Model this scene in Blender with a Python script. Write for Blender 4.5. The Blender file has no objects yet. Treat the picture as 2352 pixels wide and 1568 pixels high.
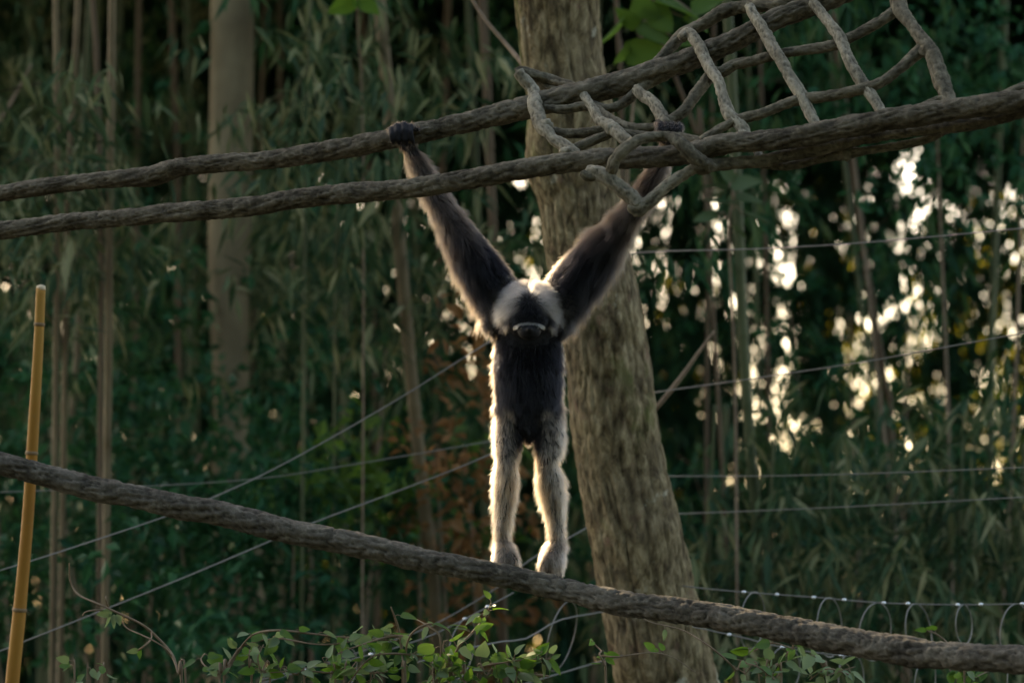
import bpy, math, random
import numpy as np
from mathutils import Vector, Matrix

rng = np.random.default_rng(7)
random.seed(7)
sc = bpy.context.scene
COL = sc.collection

# ------------------------------------------------------------------ camera
PITCH = math.radians(5.4)
CAM = np.array([0.0, 0.0, 1.6])
RIGHT = np.array([1.0, 0, 0])
UP = np.array([0, -math.sin(PITCH), math.cos(PITCH)])
FWD = np.array([0, math.cos(PITCH), math.sin(PITCH)])
FOV = 0.3                                  # 36 mm sensor / 120 mm lens
cam = bpy.data.cameras.new('camera')
cam.lens = 120; cam.sensor_width = 36; cam.clip_start = 0.1; cam.clip_end = 2000
cam.dof.use_dof = True; cam.dof.focus_distance = 10.4; cam.dof.aperture_fstop = 2.7
camo = bpy.data.objects.new('camera', cam); COL.objects.link(camo)
camo.location = CAM; camo.rotation_euler = (math.pi / 2 + PITCH, 0, 0)
sc.camera = camo

# ------------------------------------------------------------------ sky and sun
SUN_EL, SUN_AZ = math.radians(31), math.radians(-24)      # azimuth from +Y towards +X
TOSUN = np.array([math.sin(SUN_AZ) * math.cos(SUN_EL), math.cos(SUN_AZ) * math.cos(SUN_EL), math.sin(SUN_EL)])
w = bpy.data.worlds.new('World'); sc.world = w; w.use_nodes = True
nt = w.node_tree; bg = nt.nodes['Background']
sky = nt.nodes.new('ShaderNodeTexSky'); sky.sky_type = 'NISHITA'; sky.sun_disc = False
sky.sun_elevation = SUN_EL; sky.sun_rotation = SUN_AZ % (2 * math.pi)
sky.air_density = 1.0; sky.dust_density = 3.0; sky.ozone_density = 0.6
nt.links.new(sky.outputs[0], bg.inputs[0]); bg.inputs[1].default_value = 0.15
sl = bpy.data.lights.new('sun', 'SUN'); sl.energy = 3.7; sl.angle = math.radians(0.5); sl.color = (1.0, 0.83, 0.60)
so = bpy.data.objects.new('sun', sl); COL.objects.link(so)
so.rotation_euler = Vector(TOSUN).to_track_quat('Z', 'Y').to_euler(); so.location = (-6, 12, 14)
sc.view_settings.view_transform = 'Standard'; sc.view_settings.look = 'None'
sc.view_settings.gamma = 1; sc.view_settings.use_white_balance = True; sc.view_settings.white_balance_temperature = 7700; sc.view_settings.exposure = 2.15
sc.render.engine = 'CYCLES'
sc.cycles.use_denoising = True
sc.cycles.max_bounces = 8; sc.cycles.diffuse_bounces = 4; sc.cycles.transmission_bounces = 6
sc.cycles.sample_clamp_indirect = 6

# ------------------------------------------------------------------ helpers
def P(px, py, d):
    """pixel on a 2352x1568 grid + depth along the view axis (m) -> world"""
    px = np.asarray(px, float); py = np.asarray(py, float); d = np.asarray(d, float)
    k = FOV / 2352 * d
    return CAM + FWD * d[..., None] + RIGHT * ((px - 1176) * k)[..., None] + UP * ((784 - py) * k)[..., None]

def to_px(p):
    q = p - CAM
    d = q @ FWD; k = FOV / 2352 * d
    return 1176 + (q @ RIGHT) / k, 784 - (q @ UP) / k, d

def mpp(d): return FOV / 2352 * d          # metres per pixel at a depth

def _hash(ix, iy, iz):
    h = (ix.astype(np.int64) * 374761393 + iy.astype(np.int64) * 668265263 + iz.astype(np.int64) * 2147483647) & 0xffffffff
    h = ((h ^ (h >> 13)) * 1274126177) & 0xffffffff
    h = h ^ (h >> 16)
    return (h & 0xffff) / 32767.5 - 1.0

def vnoise(p):
    """value noise, about -1..1, p is (n,3)"""
    f = np.floor(p); t = p - f; t = t * t * (3 - 2 * t); i = f.astype(np.int64)
    r = 0
    for dx in (0, 1):
        for dy in (0, 1):
            for dz in (0, 1):
                wgt = (t[:, 0] if dx else 1 - t[:, 0]) * (t[:, 1] if dy else 1 - t[:, 1]) * (t[:, 2] if dz else 1 - t[:, 2])
                r = r + wgt * _hash(i[:, 0] + dx, i[:, 1] + dy, i[:, 2] + dz)
    return r

def fbm(p, o=3):
    a, s, r = 1.0, 1.0, 0
    for k in range(o):
        r = r + a * vnoise(p * s + 17.3 * k); a *= .5; s *= 2.03
    return r

def fast_mesh(name, V, F, smooth=True):
    """V (n,3); F (m,k) of one face size, or a list of such arrays"""
    me = bpy.data.meshes.new(name)
    Fs = F if isinstance(F, list) else [F]
    Fs = [np.asarray(f) for f in Fs if len(f)]
    V = np.ascontiguousarray(V, np.float32)
    me.vertices.add(len(V)); me.vertices.foreach_set('co', V.ravel())
    loops = np.concatenate([f.ravel() for f in Fs]).astype(np.int32)
    tot = np.concatenate([np.full(len(f), f.shape[1]) for f in Fs]).astype(np.int32)
    st = np.concatenate([[0], np.cumsum(tot)[:-1]]).astype(np.int32)
    me.loops.add(len(loops)); me.loops.foreach_set('vertex_index', loops)
    me.polygons.add(len(tot)); me.polygons.foreach_set('loop_start', st); me.polygons.foreach_set('loop_total', tot)
    me.polygons.foreach_set('use_smooth', np.full(len(tot), smooth))
    me.update(calc_edges=True); me.validate()
    return me

def obj(name, me, mat=None, parent=None):
    if mat is not None and len(me.materials) == 0: me.materials.append(mat)
    o = bpy.data.objects.new(name, me); COL.objects.link(o)
    if parent is not None:
        o.parent = parent
        o.matrix_parent_inverse = Matrix.Translation(-parent.location)
    return o

def tag(o, label, cat, group=None, kind=None):
    o['label'] = label; o['category'] = cat
    if group: o['group'] = group
    if kind: o['kind'] = kind
    return o

def thing(name, loc, label, cat, group=None):
    o = bpy.data.objects.new(name, None); COL.objects.link(o)
    o.location = Vector([float(v) for v in loc]); o.empty_display_size = 0.1
    return tag(o, label, cat, group)

def resample(pts, step, extra=None):
    """Catmull-Rom through pts (n,3), resampled every step metres; extra (n,k) goes along"""
    pts = np.asarray(pts, float); n = len(pts)
    A = pts if extra is None else np.hstack([pts, np.asarray(extra, float).reshape(n, -1)])
    if n == 2:
        dense = A[0] + np.linspace(0, 1, 41)[:, None] * (A[1] - A[0])
    else:
        E = np.vstack([2 * A[0] - A[1], A, 2 * A[-1] - A[-2]])
        out = []
        t = np.linspace(0, 1, 24, endpoint=False)[:, None]
        for i in range(1, n):
            p0, p1, p2, p3 = E[i - 1], E[i], E[i + 1], E[i + 2]
            out.append(.5 * (2 * p1 + (p2 - p0) * t + (2 * p0 - 5 * p1 + 4 * p2 - p3) * t**2 + (3 * p1 - p0 - 3 * p2 + p3) * t**3))
        dense = np.vstack(out + [A[-1:]])
    L = np.concatenate([[0], np.cumsum(np.linalg.norm(np.diff(dense[:, :3], axis=0), axis=1))])
    m = max(3, int(round(L[-1] / step)) + 1)
    s = np.linspace(0, L[-1], m)
    R = np.stack([np.interp(s, L, dense[:, k]) for k in range(A.shape[1])], 1)
    return R[:, :3], s, (R[:, 3:] if extra is not None else None)

def frames(C):
    T = np.gradient(C, axis=0); T /= np.linalg.norm(T, axis=1)[:, None] + 1e-12
    N = np.zeros_like(T)
    ref = np.array([0, 0, 1.0]) if abs(T[0, 2]) < .8 else np.array([0, 1.0, 0])
    v = ref - T[0] * (ref @ T[0]); N[0] = v / np.linalg.norm(v)
    for i in range(1, len(T)):
        v = N[i - 1] - T[i] * (N[i - 1] @ T[i]); N[i] = v / (np.linalg.norm(v) + 1e-12)
    return T, N, np.cross(T, N)

def tube(name, pts, rad, step=.02, sides=12, disp=None, mat=None, parent=None, cap=True, attr=None):
    """tapered tube through points; disp(s, theta, r) gives a radial offset in metres (rings x sides)"""
    rad = np.broadcast_to(np.asarray(rad, float), (len(pts),)) * (1.08 if attr and sides < 100 else 1.0)
    C, s, ex = resample(pts, step, rad)
    r = ex[:, 0]
    T, N, B = frames(C)
    th = np.linspace(0, 2 * np.pi, sides, endpoint=False)
    R = np.repeat(r[:, None], sides, 1)
    h = None
    if disp is not None:
        S, TH = np.meshgrid(s, th, indexing='ij')
        h = disp(S.ravel(), TH.ravel(), R.ravel()); crack = None
        if isinstance(h, tuple): h, crack = h
        h = h.reshape(R.shape)
        R = R + h
    V = C[:, None] + N[:, None] * (np.cos(th)[None, :, None] * R[..., None]) + B[:, None] * (np.sin(th)[None, :, None] * R[..., None])
    m = len(C)
    i = np.arange(m - 1)[:, None]; j = np.arange(sides)[None]
    a = i * sides + j; b = i * sides + (j + 1) % sides
    F = np.stack([a, b, b + sides, a + sides], -1).reshape(-1, 4)
    V = V.reshape(-1, 3); Fs = [F]
    if cap:
        c0 = len(V); V = np.vstack([V, C[0] - T[0] * r[0] * .35, C[-1] + T[-1] * r[-1] * .35])
        jj = np.arange(sides); k = (jj + 1) % sides
        Fs.append(np.vstack([np.stack([np.full(sides, c0), k, jj], 1), np.stack([np.full(sides, c0 + 1), (m - 1) * sides + jj, (m - 1) * sides + k], 1)]))
    me = fast_mesh(name, V, Fs)
    if h is not None and attr:
        at = me.attributes.new(attr, 'FLOAT', 'POINT')
        hv = np.zeros(len(V), np.float32); hv[:h.size] = crack if crack is not None else .5
        at.data.foreach_set('value', hv)
    return obj(name, me, mat, parent)

# ------------------------------------------------------------------ materials
def new_mat(name):
    m = bpy.data.materials.new(name); m.use_nodes = True
    t = m.node_tree; b = t.nodes['Principled BSDF']
    return m, t, b

def ramp(t, src, stops):
    r = t.nodes.new('ShaderNodeValToRGB'); e = r.color_ramp.elements
    while len(e) < len(stops): e.new(.5)
    for k, (p, c) in enumerate(stops): e[k].position = p; e[k].color = (*c, 1)
    t.links.new(src, r.inputs[0]); return r.outputs[0]

def noise(t, scale, detail=4, rough=.55, vec=None, stretch=None, dist=0):
    n = t.nodes.new('ShaderNodeTexNoise'); n.inputs['Scale'].default_value = scale
    n.inputs['Detail'].default_value = detail; n.inputs['Roughness'].default_value = rough; n.inputs['Distortion'].default_value = dist
    if vec is None:
        g = t.nodes.new('ShaderNodeNewGeometry'); vec = g.outputs['Position']
    if stretch:
        mp = t.nodes.new('ShaderNodeMapping'); mp.inputs['Scale'].default_value = stretch
        t.links.new(vec, mp.inputs['Vector']); vec = mp.outputs[0]
    t.links.new(vec, n.inputs['Vector']); return n.outputs['Fac']

def mixc(t, fac, a, b, mode='MIX'):
    m = t.nodes.new('ShaderNodeMix'); m.data_type = 'RGBA'; m.blend_type = mode
    for sock, v in ((m.inputs[0], fac), (m.inputs[6], a), (m.inputs[7], b)):
        if isinstance(v, (int, float)): sock.default_value = v
        elif isinstance(v, tuple): sock.default_value = (*v, 1)
        else: t.links.new(v, sock)
    return m.outputs[2]

def bump(t, b, h, strength=.5, dist=.005):
    n = t.nodes.new('ShaderNodeBump'); n.inputs['Strength'].default_value = strength; n.inputs['Distance'].default_value = dist
    t.links.new(h, n.inputs['Height']); t.links.new(n.outputs[0], b.inputs['Normal'])

def rope_mat(name, dark, mid, light):
    m, t, b = new_mat(name)
    n1 = noise(t, 45, 5, .65); n2 = noise(t, 7, 3)
    c = ramp(t, n1, [(.28, dark), (.52, mid), (.78, light)])
    c = mixc(t, .35, c, ramp(t, n2, [(.35, dark), (.65, light)]))
    a = t.nodes.new('ShaderNodeAttribute'); a.attribute_name = 'relief'
    fac = ramp(t, a.outputs['Fac'], [(.1, (.16, .16, .16)), (.45, (.6, .6, .6)), (.8, (1, 1, 1))])
    # colour goes darker in the cracks of the cast bark
    c = mixc(t, .8, c, fac, 'MULTIPLY')
    t.links.new(c, b.inputs['Base Color']); b.inputs['Roughness'].default_value = .85
    b.inputs['Specular IOR Level'].default_value = .08
    bump(t, b, noise(t, 130, 6, .7), .9, .006)
    return m

M_ROPE = rope_mat('rope_bark', (.034, .028, .019), (.092, .077, .053), (.26, .222, .16))
M_ROPE2 = rope_mat('lower_rope_bark', (.034, .029, .022), (.094, .081, .062), (.26, .228, .176))
M_CORD = rope_mat('cord_bark', (.042, .035, .023), (.11, .094, .063), (.29, .25, .172))
M_CORDL = rope_mat('pale_cord_bark', (.08, .069, .047), (.21, .182, .126), (.43, .38, .278))

def leaf_mat(name, cols, transl=(.10, .22, .03), tf=.35, rough=.55, spec=.12):
    m, t, b = new_mat(name)
    g = t.nodes.new('ShaderNodeNewGeometry')
    n = noise(t, 1.1, 2)
    mixv = t.nodes.new('ShaderNodeMath'); mixv.operation = 'MULTIPLY_ADD'
    t.links.new(g.outputs['Random Per Island'], mixv.inputs[0]); mixv.inputs[1].default_value = .75
    sub = t.nodes.new('ShaderNodeMath'); sub.operation = 'MULTIPLY'; t.links.new(n, sub.inputs[0]); sub.inputs[1].default_value = .25
    t.links.new(sub.outputs[0], mixv.inputs[2])
    k = len(cols)
    c = ramp(t, mixv.outputs[0], [(i / (k - 1), cc) for i, cc in enumerate(cols)])
    t.links.new(c, b.inputs['Base Color']); b.inputs['Roughness'].default_value = rough
    b.inputs['Specular IOR Level'].default_value = spec
    tr = t.nodes.new('ShaderNodeBsdfTranslucent')
    tc = mixc(t, .5, c, transl); t.links.new(tc, tr.inputs[0])
    ms = t.nodes.new('ShaderNodeMixShader'); ms.inputs[0].default_value = tf
    t.links.new(b.outputs[0], ms.inputs[1]); t.links.new(tr.outputs[0], ms.inputs[2])
    t.links.new(ms.outputs[0], t.nodes['Material Output'].inputs[0])
    return m

M_BLEAF = leaf_mat('bamboo_leaf', [(.008, .036, .019), (.013, .056, .026), (.022, .086, .032), (.05, .11, .033), (.13, .14, .055)], transl=(.04, .10, .02), tf=.22, spec=.10)
M_PLEAF = leaf_mat('pale_sheen_bamboo_leaf', [(.013, .042, .022), (.028, .065, .03), (.055, .095, .04), (.17, .18, .08), (.40, .365, .20)], transl=(.08, .12, .05), tf=.22, spec=.10)  # palest stops put the sky's sheen on waxy blades into the colour
M_SHRUB = leaf_mat('shrub_leaf', [(.008, .042, .022), (.014, .068, .03), (.022, .092, .035), (.045, .115, .036)], transl=(.04, .12, .03), tf=.22, rough=.4, spec=.10)
M_DRY = leaf_mat('dry_leaf', [(.16, .08, .03), (.22, .12, .05), (.12, .06, .03)], transl=(.4, .16, .04))
M_FAR = leaf_mat('far_leaf', [(.008, .034, .02), (.012, .048, .026), (.022, .06, .03)], transl=(.06, .12, .02), tf=.22, spec=.10)
M_SUNNY = leaf_mat('sunny_leaf', [(.05, .09, .015), (.08, .11, .015), (.12, .10, .015)], transl=(.40, .34, .01), tf=.6, spec=.1)
M_VINE = leaf_mat('vine_leaf', [(.025, .065, .025), (.04, .095, .03), (.06, .125, .045), (.09, .14, .065)], transl=(.25, .45, .05), tf=.35, rough=.45)
M_BROAD = leaf_mat('broad_leaf', [(.04, .09, .025), (.06, .12, .03), (.06, .105, .05)], transl=(.2, .36, .02), tf=.4)

def wood_mat(name, a, b_, c, scale=12, stretch=(1, 1, .15), rough=.75, moss=None):
    m, t, b = new_mat(name)
    n = noise(t, scale, 5, .6, stretch=stretch); n2 = noise(t, 3.5, 3)
    col = ramp(t, n, [(.3, a), (.5, b_), (.72, c)])
    col = mixc(t, .4, col, ramp(t, n2, [(.35, a), (.7, c)]))
    if moss:
        col = mixc(t, ramp(t, noise(t, 5, 4, .6), [(.56, (0, 0, 0)), (.66, (1, 1, 1))]), col, moss)
    t.links.new(col, b.inputs['Base Color']); b.inputs['Roughness'].default_value = rough
    b.inputs['Specular IOR Level'].default_value = .12
    bump(t, b, n, .5, .01)
    return m

M_CULM = wood_mat('bamboo_culm', (.105, .075, .042), (.165, .12, .065), (.22, .17, .095), 6, (1, 1, .25), .55)
M_CULMG = wood_mat('green_culm', (.05, .065, .03), (.08, .095, .045), (.12, .125, .06), 6, (1, 1, .25), .5)
M_CULMB = wood_mat('brown_culm', (.075, .048, .028), (.12, .08, .048), (.16, .115, .07), 6, (1, 1, .25), .6)
M_PALE = wood_mat('pale_trunk', (.105, .08, .045), (.16, .125, .072), (.24, .195, .115), 6, (1, 1, .3), .88)
M_TWIG = wood_mat('twig', (.13, .09, .055), (.21, .15, .10), (.28, .21, .14), 30, (1, 1, 1), .7)

# bark of the leaning tree
M_BARK, t, b = new_mat('leaning_bark')
n = noise(t, 26, 6, .68, stretch=(1, 1, .42), dist=.5); n2 = noise(t, 2.6, 4, .6); n3 = noise(t, 11, 4, .6)
c = ramp(t, n, [(.36, (.058, .042, .022)), (.5, (.195, .147, .078)), (.66, (.40, .318, .182))])
c = mixc(t, ramp(t, n2, [(.45, (0, 0, 0)), (.65, (.5, .5, .5))]), c, (.17, .13, .085))
c = mixc(t, ramp(t, n3, [(.60, (0, 0, 0)), (.70, (.5, .5, .5))]), c, (.22, .12, .085))       # reddish bare patches
c = mixc(t, ramp(t, noise(t, 7, 5, .65), [(.64, (0, 0, 0)), (.70, (.8, .8, .8))]), c, (.40, .37, .27))   # lichen
c = mixc(t, ramp(t, noise(t, 4.2, 4, .6, stretch=(1, 1, .5)), [(.60, (0, 0, 0)), (.68, (.7, .7, .7))]), c, (.10, .12, .03))  # moss
a = t.nodes.new('ShaderNodeAttribute'); a.attribute_name = 'relief'
c = mixc(t, .8, c, ramp(t, a.outputs['Fac'], [(.05, (.25, .25, .25)), (.6, (1, 1, 1))]), 'MULTIPLY')
t.links.new(c, b.inputs['Base Color']); b.inputs['Roughness'].default_value = .9; b.inputs['Specular IOR Level'].default_value = .06
bump(t, b, noise(t, 60, 6, .7, stretch=(1, 1, .5)), .9, .012)

# cut bamboo pole
M_POLE, t, b = new_mat('cut_bamboo')
c = ramp(t, noise(t, 5, 4, .5, stretch=(1, 1, .25)), [(.3, (.27, .115, .02)), (.55, (.36, .168, .032)), (.75, (.42, .235, .055))])
c = mixc(t, ramp(t, noise(t, 14, 4, .7), [(.62, (0, 0, 0)), (.75, (.6, .6, .6))]), c, (.24, .15, .06))
t.links.new(c, b.inputs['Base Color']); b.inputs['Roughness'].default_value = .6; b.inputs['Specular IOR Level'].default_value = .15
bump(t, b, noise(t, 70, 4, .6, stretch=(1, 1, .08)), .2, .003)
M_NODE, t, b = new_mat('bamboo_node'); b.inputs['Base Color'].default_value = (.20, .12, .05, 1); b.inputs['Roughness'].default_value = .7
M_CUT, t, b = new_mat('bamboo_cut_edge'); b.inputs['Base Color'].default_value = (.62, .50, .32, 1); b.inputs['Roughness'].default_value = .8

M_WIRE, t, b = new_mat('fence_wire'); b.inputs['Base Color'].default_value = (.20, .19, .165, 1); b.inputs['Metallic'].default_value = .3; b.inputs['Roughness'].default_value = .5
M_CLIP, t, b = new_mat('wire_clip'); b.inputs['Base Color'].default_value = (.85, .85, .84, 1); b.inputs['Metallic'].default_value = .9; b.inputs['Roughness'].default_value = .3
M_SKIN, t, b = new_mat('dark_skin')
t.links.new(ramp(t, noise(t, 60, 4), [(.3, (.006, .006, .007)), (.7, (.016, .015, .016))]), b.inputs['Base Color']); b.inputs['Roughness'].default_value = .7; b.inputs['Specular IOR Level'].default_value = .15
bump(t, b, noise(t, 260, 4), .3, .002)
M_EYE, t, b = new_mat('eye'); b.inputs['Base Color'].default_value = (.015, .008, .004, 1); b.inputs['Roughness'].default_value = .08
M_GROUND, t, b = new_mat('forest_floor')
t.links.new(ramp(t, noise(t, 1.7, 6, .65), [(.3, (.03, .035, .015)), (.5, (.06, .05, .03)), (.7, (.05, .075, .025))]), b.inputs['Base Color']); b.inputs['Roughness'].default_value = .95
bump(t, b, noise(t, 9, 6), .6, .05)

# fur
M_FUR = bpy.data.materials.new('fur'); M_FUR.use_nodes = True; t = M_FUR.node_tree
t.nodes.remove(t.nodes['Principled BSDF'])
hb = t.nodes.new('ShaderNodeBsdfHairPrincipled'); hb.parametrization = 'COLOR'
at = t.nodes.new('ShaderNodeAttribute'); at.attribute_name = 'strand_color'
t.links.new(at.outputs['Color'], hb.inputs['Color'])
hb.inputs['IOR'].default_value = 1.36; hb.inputs['Roughness'].default_value = .38; hb.inputs['Radial Roughness'].default_value = .5
hb.inputs['Random Roughness'].default_value = .2
t.links.new(hb.outputs[0], t.nodes['Material Output'].inputs[0])

# ------------------------------------------------------------------ ground
gx = np.concatenate([np.linspace(-900, -40, 10), np.linspace(-36, 36, 37), np.linspace(40, 900, 10)])
gy = np.concatenate([np.linspace(-300, -10, 8), np.linspace(-6, 60, 34), np.linspace(70, 1200, 12)])
X, Y = np.meshgrid(gx, gy); pts = np.stack([X, Y, 0 * X], -1).reshape(-1, 3)
pts[:, 2] = .12 * fbm(pts * .35 + 5) - .1
nx, ny = len(gx), len(gy)
i, j = np.meshgrid(np.arange(ny - 1), np.arange(nx - 1), indexing='ij'); a = i * nx + j
g = obj('ground', fast_mesh('ground', pts, np.stack([a, a + 1, a + nx + 1, a + nx], -1).reshape(-1, 4)), M_GROUND)
g['kind'] = 'structure'; g['label'] = 'dark forest floor under the bamboo'

# ------------------------------------------------------------------ foliage builders
GIB = P(1215, 800, 10.5)
def sun_gap(c, rad):
    """keep a gap in the leaves where the low sun shines through onto the gibbon"""
    q = c - GIB; s = q @ TOSUN
    dist = np.linalg.norm(q - s[:, None] * TOSUN, axis=1)
    return (s < 0) | (dist > rad)

def unit(v): return v / (np.linalg.norm(v, axis=-1, keepdims=True) + 1e-12)

def leaves_mesh(name, C, D, L, W, fold=.25, droop=.15, shape='lance', gap=1.0):
    """one folded leaf per row: base C, direction D, length L, width W"""
    keep = sun_gap(C, gap); C, D, L, W = C[keep], D[keep], L[keep], W[keep]
    n = len(C); D = unit(D)
    s = unit(np.cross(D, unit(rng.normal(size=(n, 3)) * .6 + np.array([0, 0, 1.0]))))
    nn = np.cross(s, D)
    L1, W1 = L[:, None], W[:, None]
    m1 = .38 if shape == 'lance' else .45
    B0 = C
    mid = C + D * L1 * m1 + np.array([0, 0, -1.0]) * L1 * droop * .3
    tip = C + D * L1 + np.array([0, 0, -1.0]) * L1 * droop
    l = mid + s * W1 * .5 + nn * W1 * fold; r = mid - s * W1 * .5 + nn * W1 * fold
    V = np.stack([B0, l, mid, r, tip], 1).reshape(-1, 3)
    b0 = (np.arange(n) * 5)[:, None]
    F = (b0[:, :, None] + np.array([[0, 2, 1], [0, 3, 2], [1, 2, 4], [2, 3, 4]])[None]).reshape(-1, 3)
    return fast_mesh(name, V, F, smooth=False)

def sprays(centers, per, spread, lmin, lmax, wr, down=.55):
    """bamboo-like leaf sprays hanging round each centre"""
    n = len(centers); N = n * per
    C = np.repeat(centers, per, 0)
    head = unit(rng.normal(size=(n, 3)) * np.array([1, 1, .35]))
    H = np.repeat(head, per, 0)
    k = np.tile(np.linspace(0, 1, per), n)[:, None]
    C = C + H * (k - .5) * spread * 2 + rng.normal(size=(N, 3)) * spread * .22
    D = H * .55 + rng.normal(size=(N, 3)) * .5 + np.array([0, 0, -1.0]) * down * 1.5
    L = rng.uniform(lmin, lmax, N)
    return C, D, L, L * wr * rng.uniform(.8, 1.25, N)

# ------------------------------------------------------------------ the ropes
def rope_disp(seed, amp=.26, twist=5.0):
    def f(s, th, r):
        a = th + s * twist
        q = np.stack([s * 17 + seed, np.cos(a) * 3.0, np.sin(a) * 3.0 + seed], 1)
        n1 = np.clip(np.abs(vnoise(q)) * 3.2, 0, 1)
        n2 = np.clip(np.abs(vnoise(q * np.array([2.1, 1.8, 1.8]) + 31)) * 2.6, 0, 1)
        pl = vnoise(q * .8 + 11)
        lo = fbm(np.stack([s * 5 + seed, np.cos(th) * .8, np.sin(th) * .8], 1), 2)
        lump = vnoise(np.stack([s * 11 + seed * 3, 0 * s, 0 * s + .5], 1))
        ck = .6 * n1 + .4 * n2
        return r * (amp * (ck - .72) + .06 * pl + .09 * lo + .05 * lump), ck
    return f

def rope(name, pix, depths, rpx, mat, seed, parent=None, step=.006, sides=44, amp=.26, twist=5.0, ext0=None, ext1=None):
    pix = np.array(pix, float); d = np.interp(pix[:, 0], [k[0] for k in depths], [k[1] for k in depths])
    pts = P(pix[:, 0], pix[:, 1], d)
    r = np.interp(pix[:, 0], [k[0] for k in rpx], [k[1] for k in rpx]) * mpp(d)
    if ext0 is not None: pts = np.vstack([np.asarray(ext0), pts]); r = np.r_[[r[0]] * len(ext0), r]
    if ext1 is not None: pts = np.vstack([pts, np.asarray(ext1)]); r = np.r_[r, [r[-1]] * len(ext1)]
    return tube(name, pts, r, step, sides, rope_disp(seed, amp, twist), mat, parent, attr='relief')

A_pix = [(-140, 462), (0, 444), (137, 424), (273, 410), (342, 405), (410, 386), (513, 374), (615, 367), (718, 352), (804, 338), (925, 315), (1050, 286),
         (1148, 263), (1212, 248), (1277, 230), (1353, 211), (1430, 191), (1507, 164), (1584, 138), (1661, 105), (1723, 75), (1782, 44), (1840, 22), (1899, 1), (2000, -45), (2150, -110)]
A_dep = [(-140, 11.3), (0, 11.15), (930, 10.55), (1900, 10.35), (2150, 10.3)]
A_rad = [(0, 17), (500, 20), (900, 21), (1200, 24), (1450, 26), (1700, 22), (2150, 22)]
ropeA = rope('climbing_rope', A_pix, A_dep, A_rad, M_ROPE, 3.1, ext0=[P(-1500, 560, 12.6), P(-700, 505, 11.9)], ext1=[P(2700, -330, 10.1)])
tag(ropeA, 'thick dark bark-textured rope gripped by the gibbon\'s hand, rising into the net\'s upper edge', 'rope', 'bark-textured climbing ropes')
B_pix = [(-140, 540), (0, 530), (171, 509), (273, 502), (376, 491), (479, 483), (581, 474), (684, 456), (804, 444), (900, 436), (1000, 424), (1100, 407), (1225, 384), (1328, 371),
         (1400, 364), (1498, 361), (1556, 357), (1605, 346), (1665, 331), (1782, 320), (1899, 301), (2016, 280), (2132, 260), (2249, 245), (2352, 231), (2500, 208)]
B_dep = [(-140, 10.95), (0, 10.85), (1000, 10.27), (1600, 10.02), (2352, 9.7), (2500, 9.65)]
B_rad = [(0, 18.5), (1000, 21), (1400, 22), (2352, 23)]
ropeB = rope('climbing_rope', B_pix, B_dep, B_rad, M_ROPE, 8.7, ext0=[P(-1500, 640, 12.4), P(-700, 590, 11.5)], ext1=[P(3000, 150, 9.4)])
tag(ropeB, 'thick dark bark-textured rope crossing in front of the gibbon\'s forearm, under the net', 'rope', 'bark-textured climbing ropes')
L_pix = [(-140, 1035), (0, 1064), (100, 1090), (200, 1118), (300, 1137), (400, 1160), (500, 1176), (590, 1200), (680, 1222), (760, 1238), (860, 1258), (960, 1282), (1060, 1302), (1160, 1320),
         (1270, 1348), (1360, 1370), (1440, 1385), (1560, 1403), (1680, 1421), (1800, 1442), (1900, 1462), (2000, 1480), (2100, 1497), (2200, 1507), (2300, 1512), (2400, 1517), (2520, 1520)]
L_dep = [(-140, 10.85), (0, 10.8), (1160, 10.42), (1300, 10.38), (1700, 10.0), (2352, 9.35), (2520, 9.2)]
L_rad = [(0, 24), (600, 26), (1200, 24), (1700, 28), (2352, 29)]
ropeL = rope('climbing_rope', L_pix, L_dep, L_rad, M_ROPE2, 15.2, ext0=[P(-1500, 700, 11.8), P(-700, 880, 11.3)], ext1=[P(3000, 1500, 8.8)])
tag(ropeL, 'thick grey-brown sagging rope under the gibbon\'s feet', 'rope', 'bark-textured climbing ropes')

# ------------------------------------------------------------------ the net between the two upper ropes
net = thing('rope_net', P(1700, 330, 10.1), 'knotted net of bark-textured cords strung between the two upper ropes, held by the gibbon', 'net')
ax = np.array([p[0] for p in A_pix]); ay = np.array([p[1] for p in A_pix]); bx = np.array([p[0] for p in B_pix]); by = np.array([p[1] for p in B_pix])
def net_depth(x, y):
    ya, yb = np.interp(x, ax, ay), np.interp(x, bx, by)
    da = np.interp(x, [k[0] for k in A_dep], [k[1] for k in A_dep]); db = np.interp(x, [k[0] for k in B_dep], [k[1] for k in B_dep])
    tt = np.clip((y - ya) / (yb - ya), -.3, 1.15)
    return da + (db - da) * tt
NS = [20.0]
def cord(pix, r, off=0.0, mat=None, name='cord', amp=.3, dep=None):
    pix = np.array(pix, float)
    if isinstance(off, tuple): off = np.interp(np.linspace(0, 1, len(pix)), [0, .55, 1], [off[0], off[0], off[1]])
    d = net_depth(pix[:, 0], pix[:, 1]) + off if dep is None else np.asarray(dep, float)
    r = np.broadcast_to(np.asarray(r, float), (len(pix),)) * mpp(d)
    NS[0] += 3.3
    return tube(name, P(pix[:, 0], pix[:, 1], d), r, .005, 22, rope_disp(NS[0], amp, 9.0), mat or M_CORD, net, attr='relief')
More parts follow.
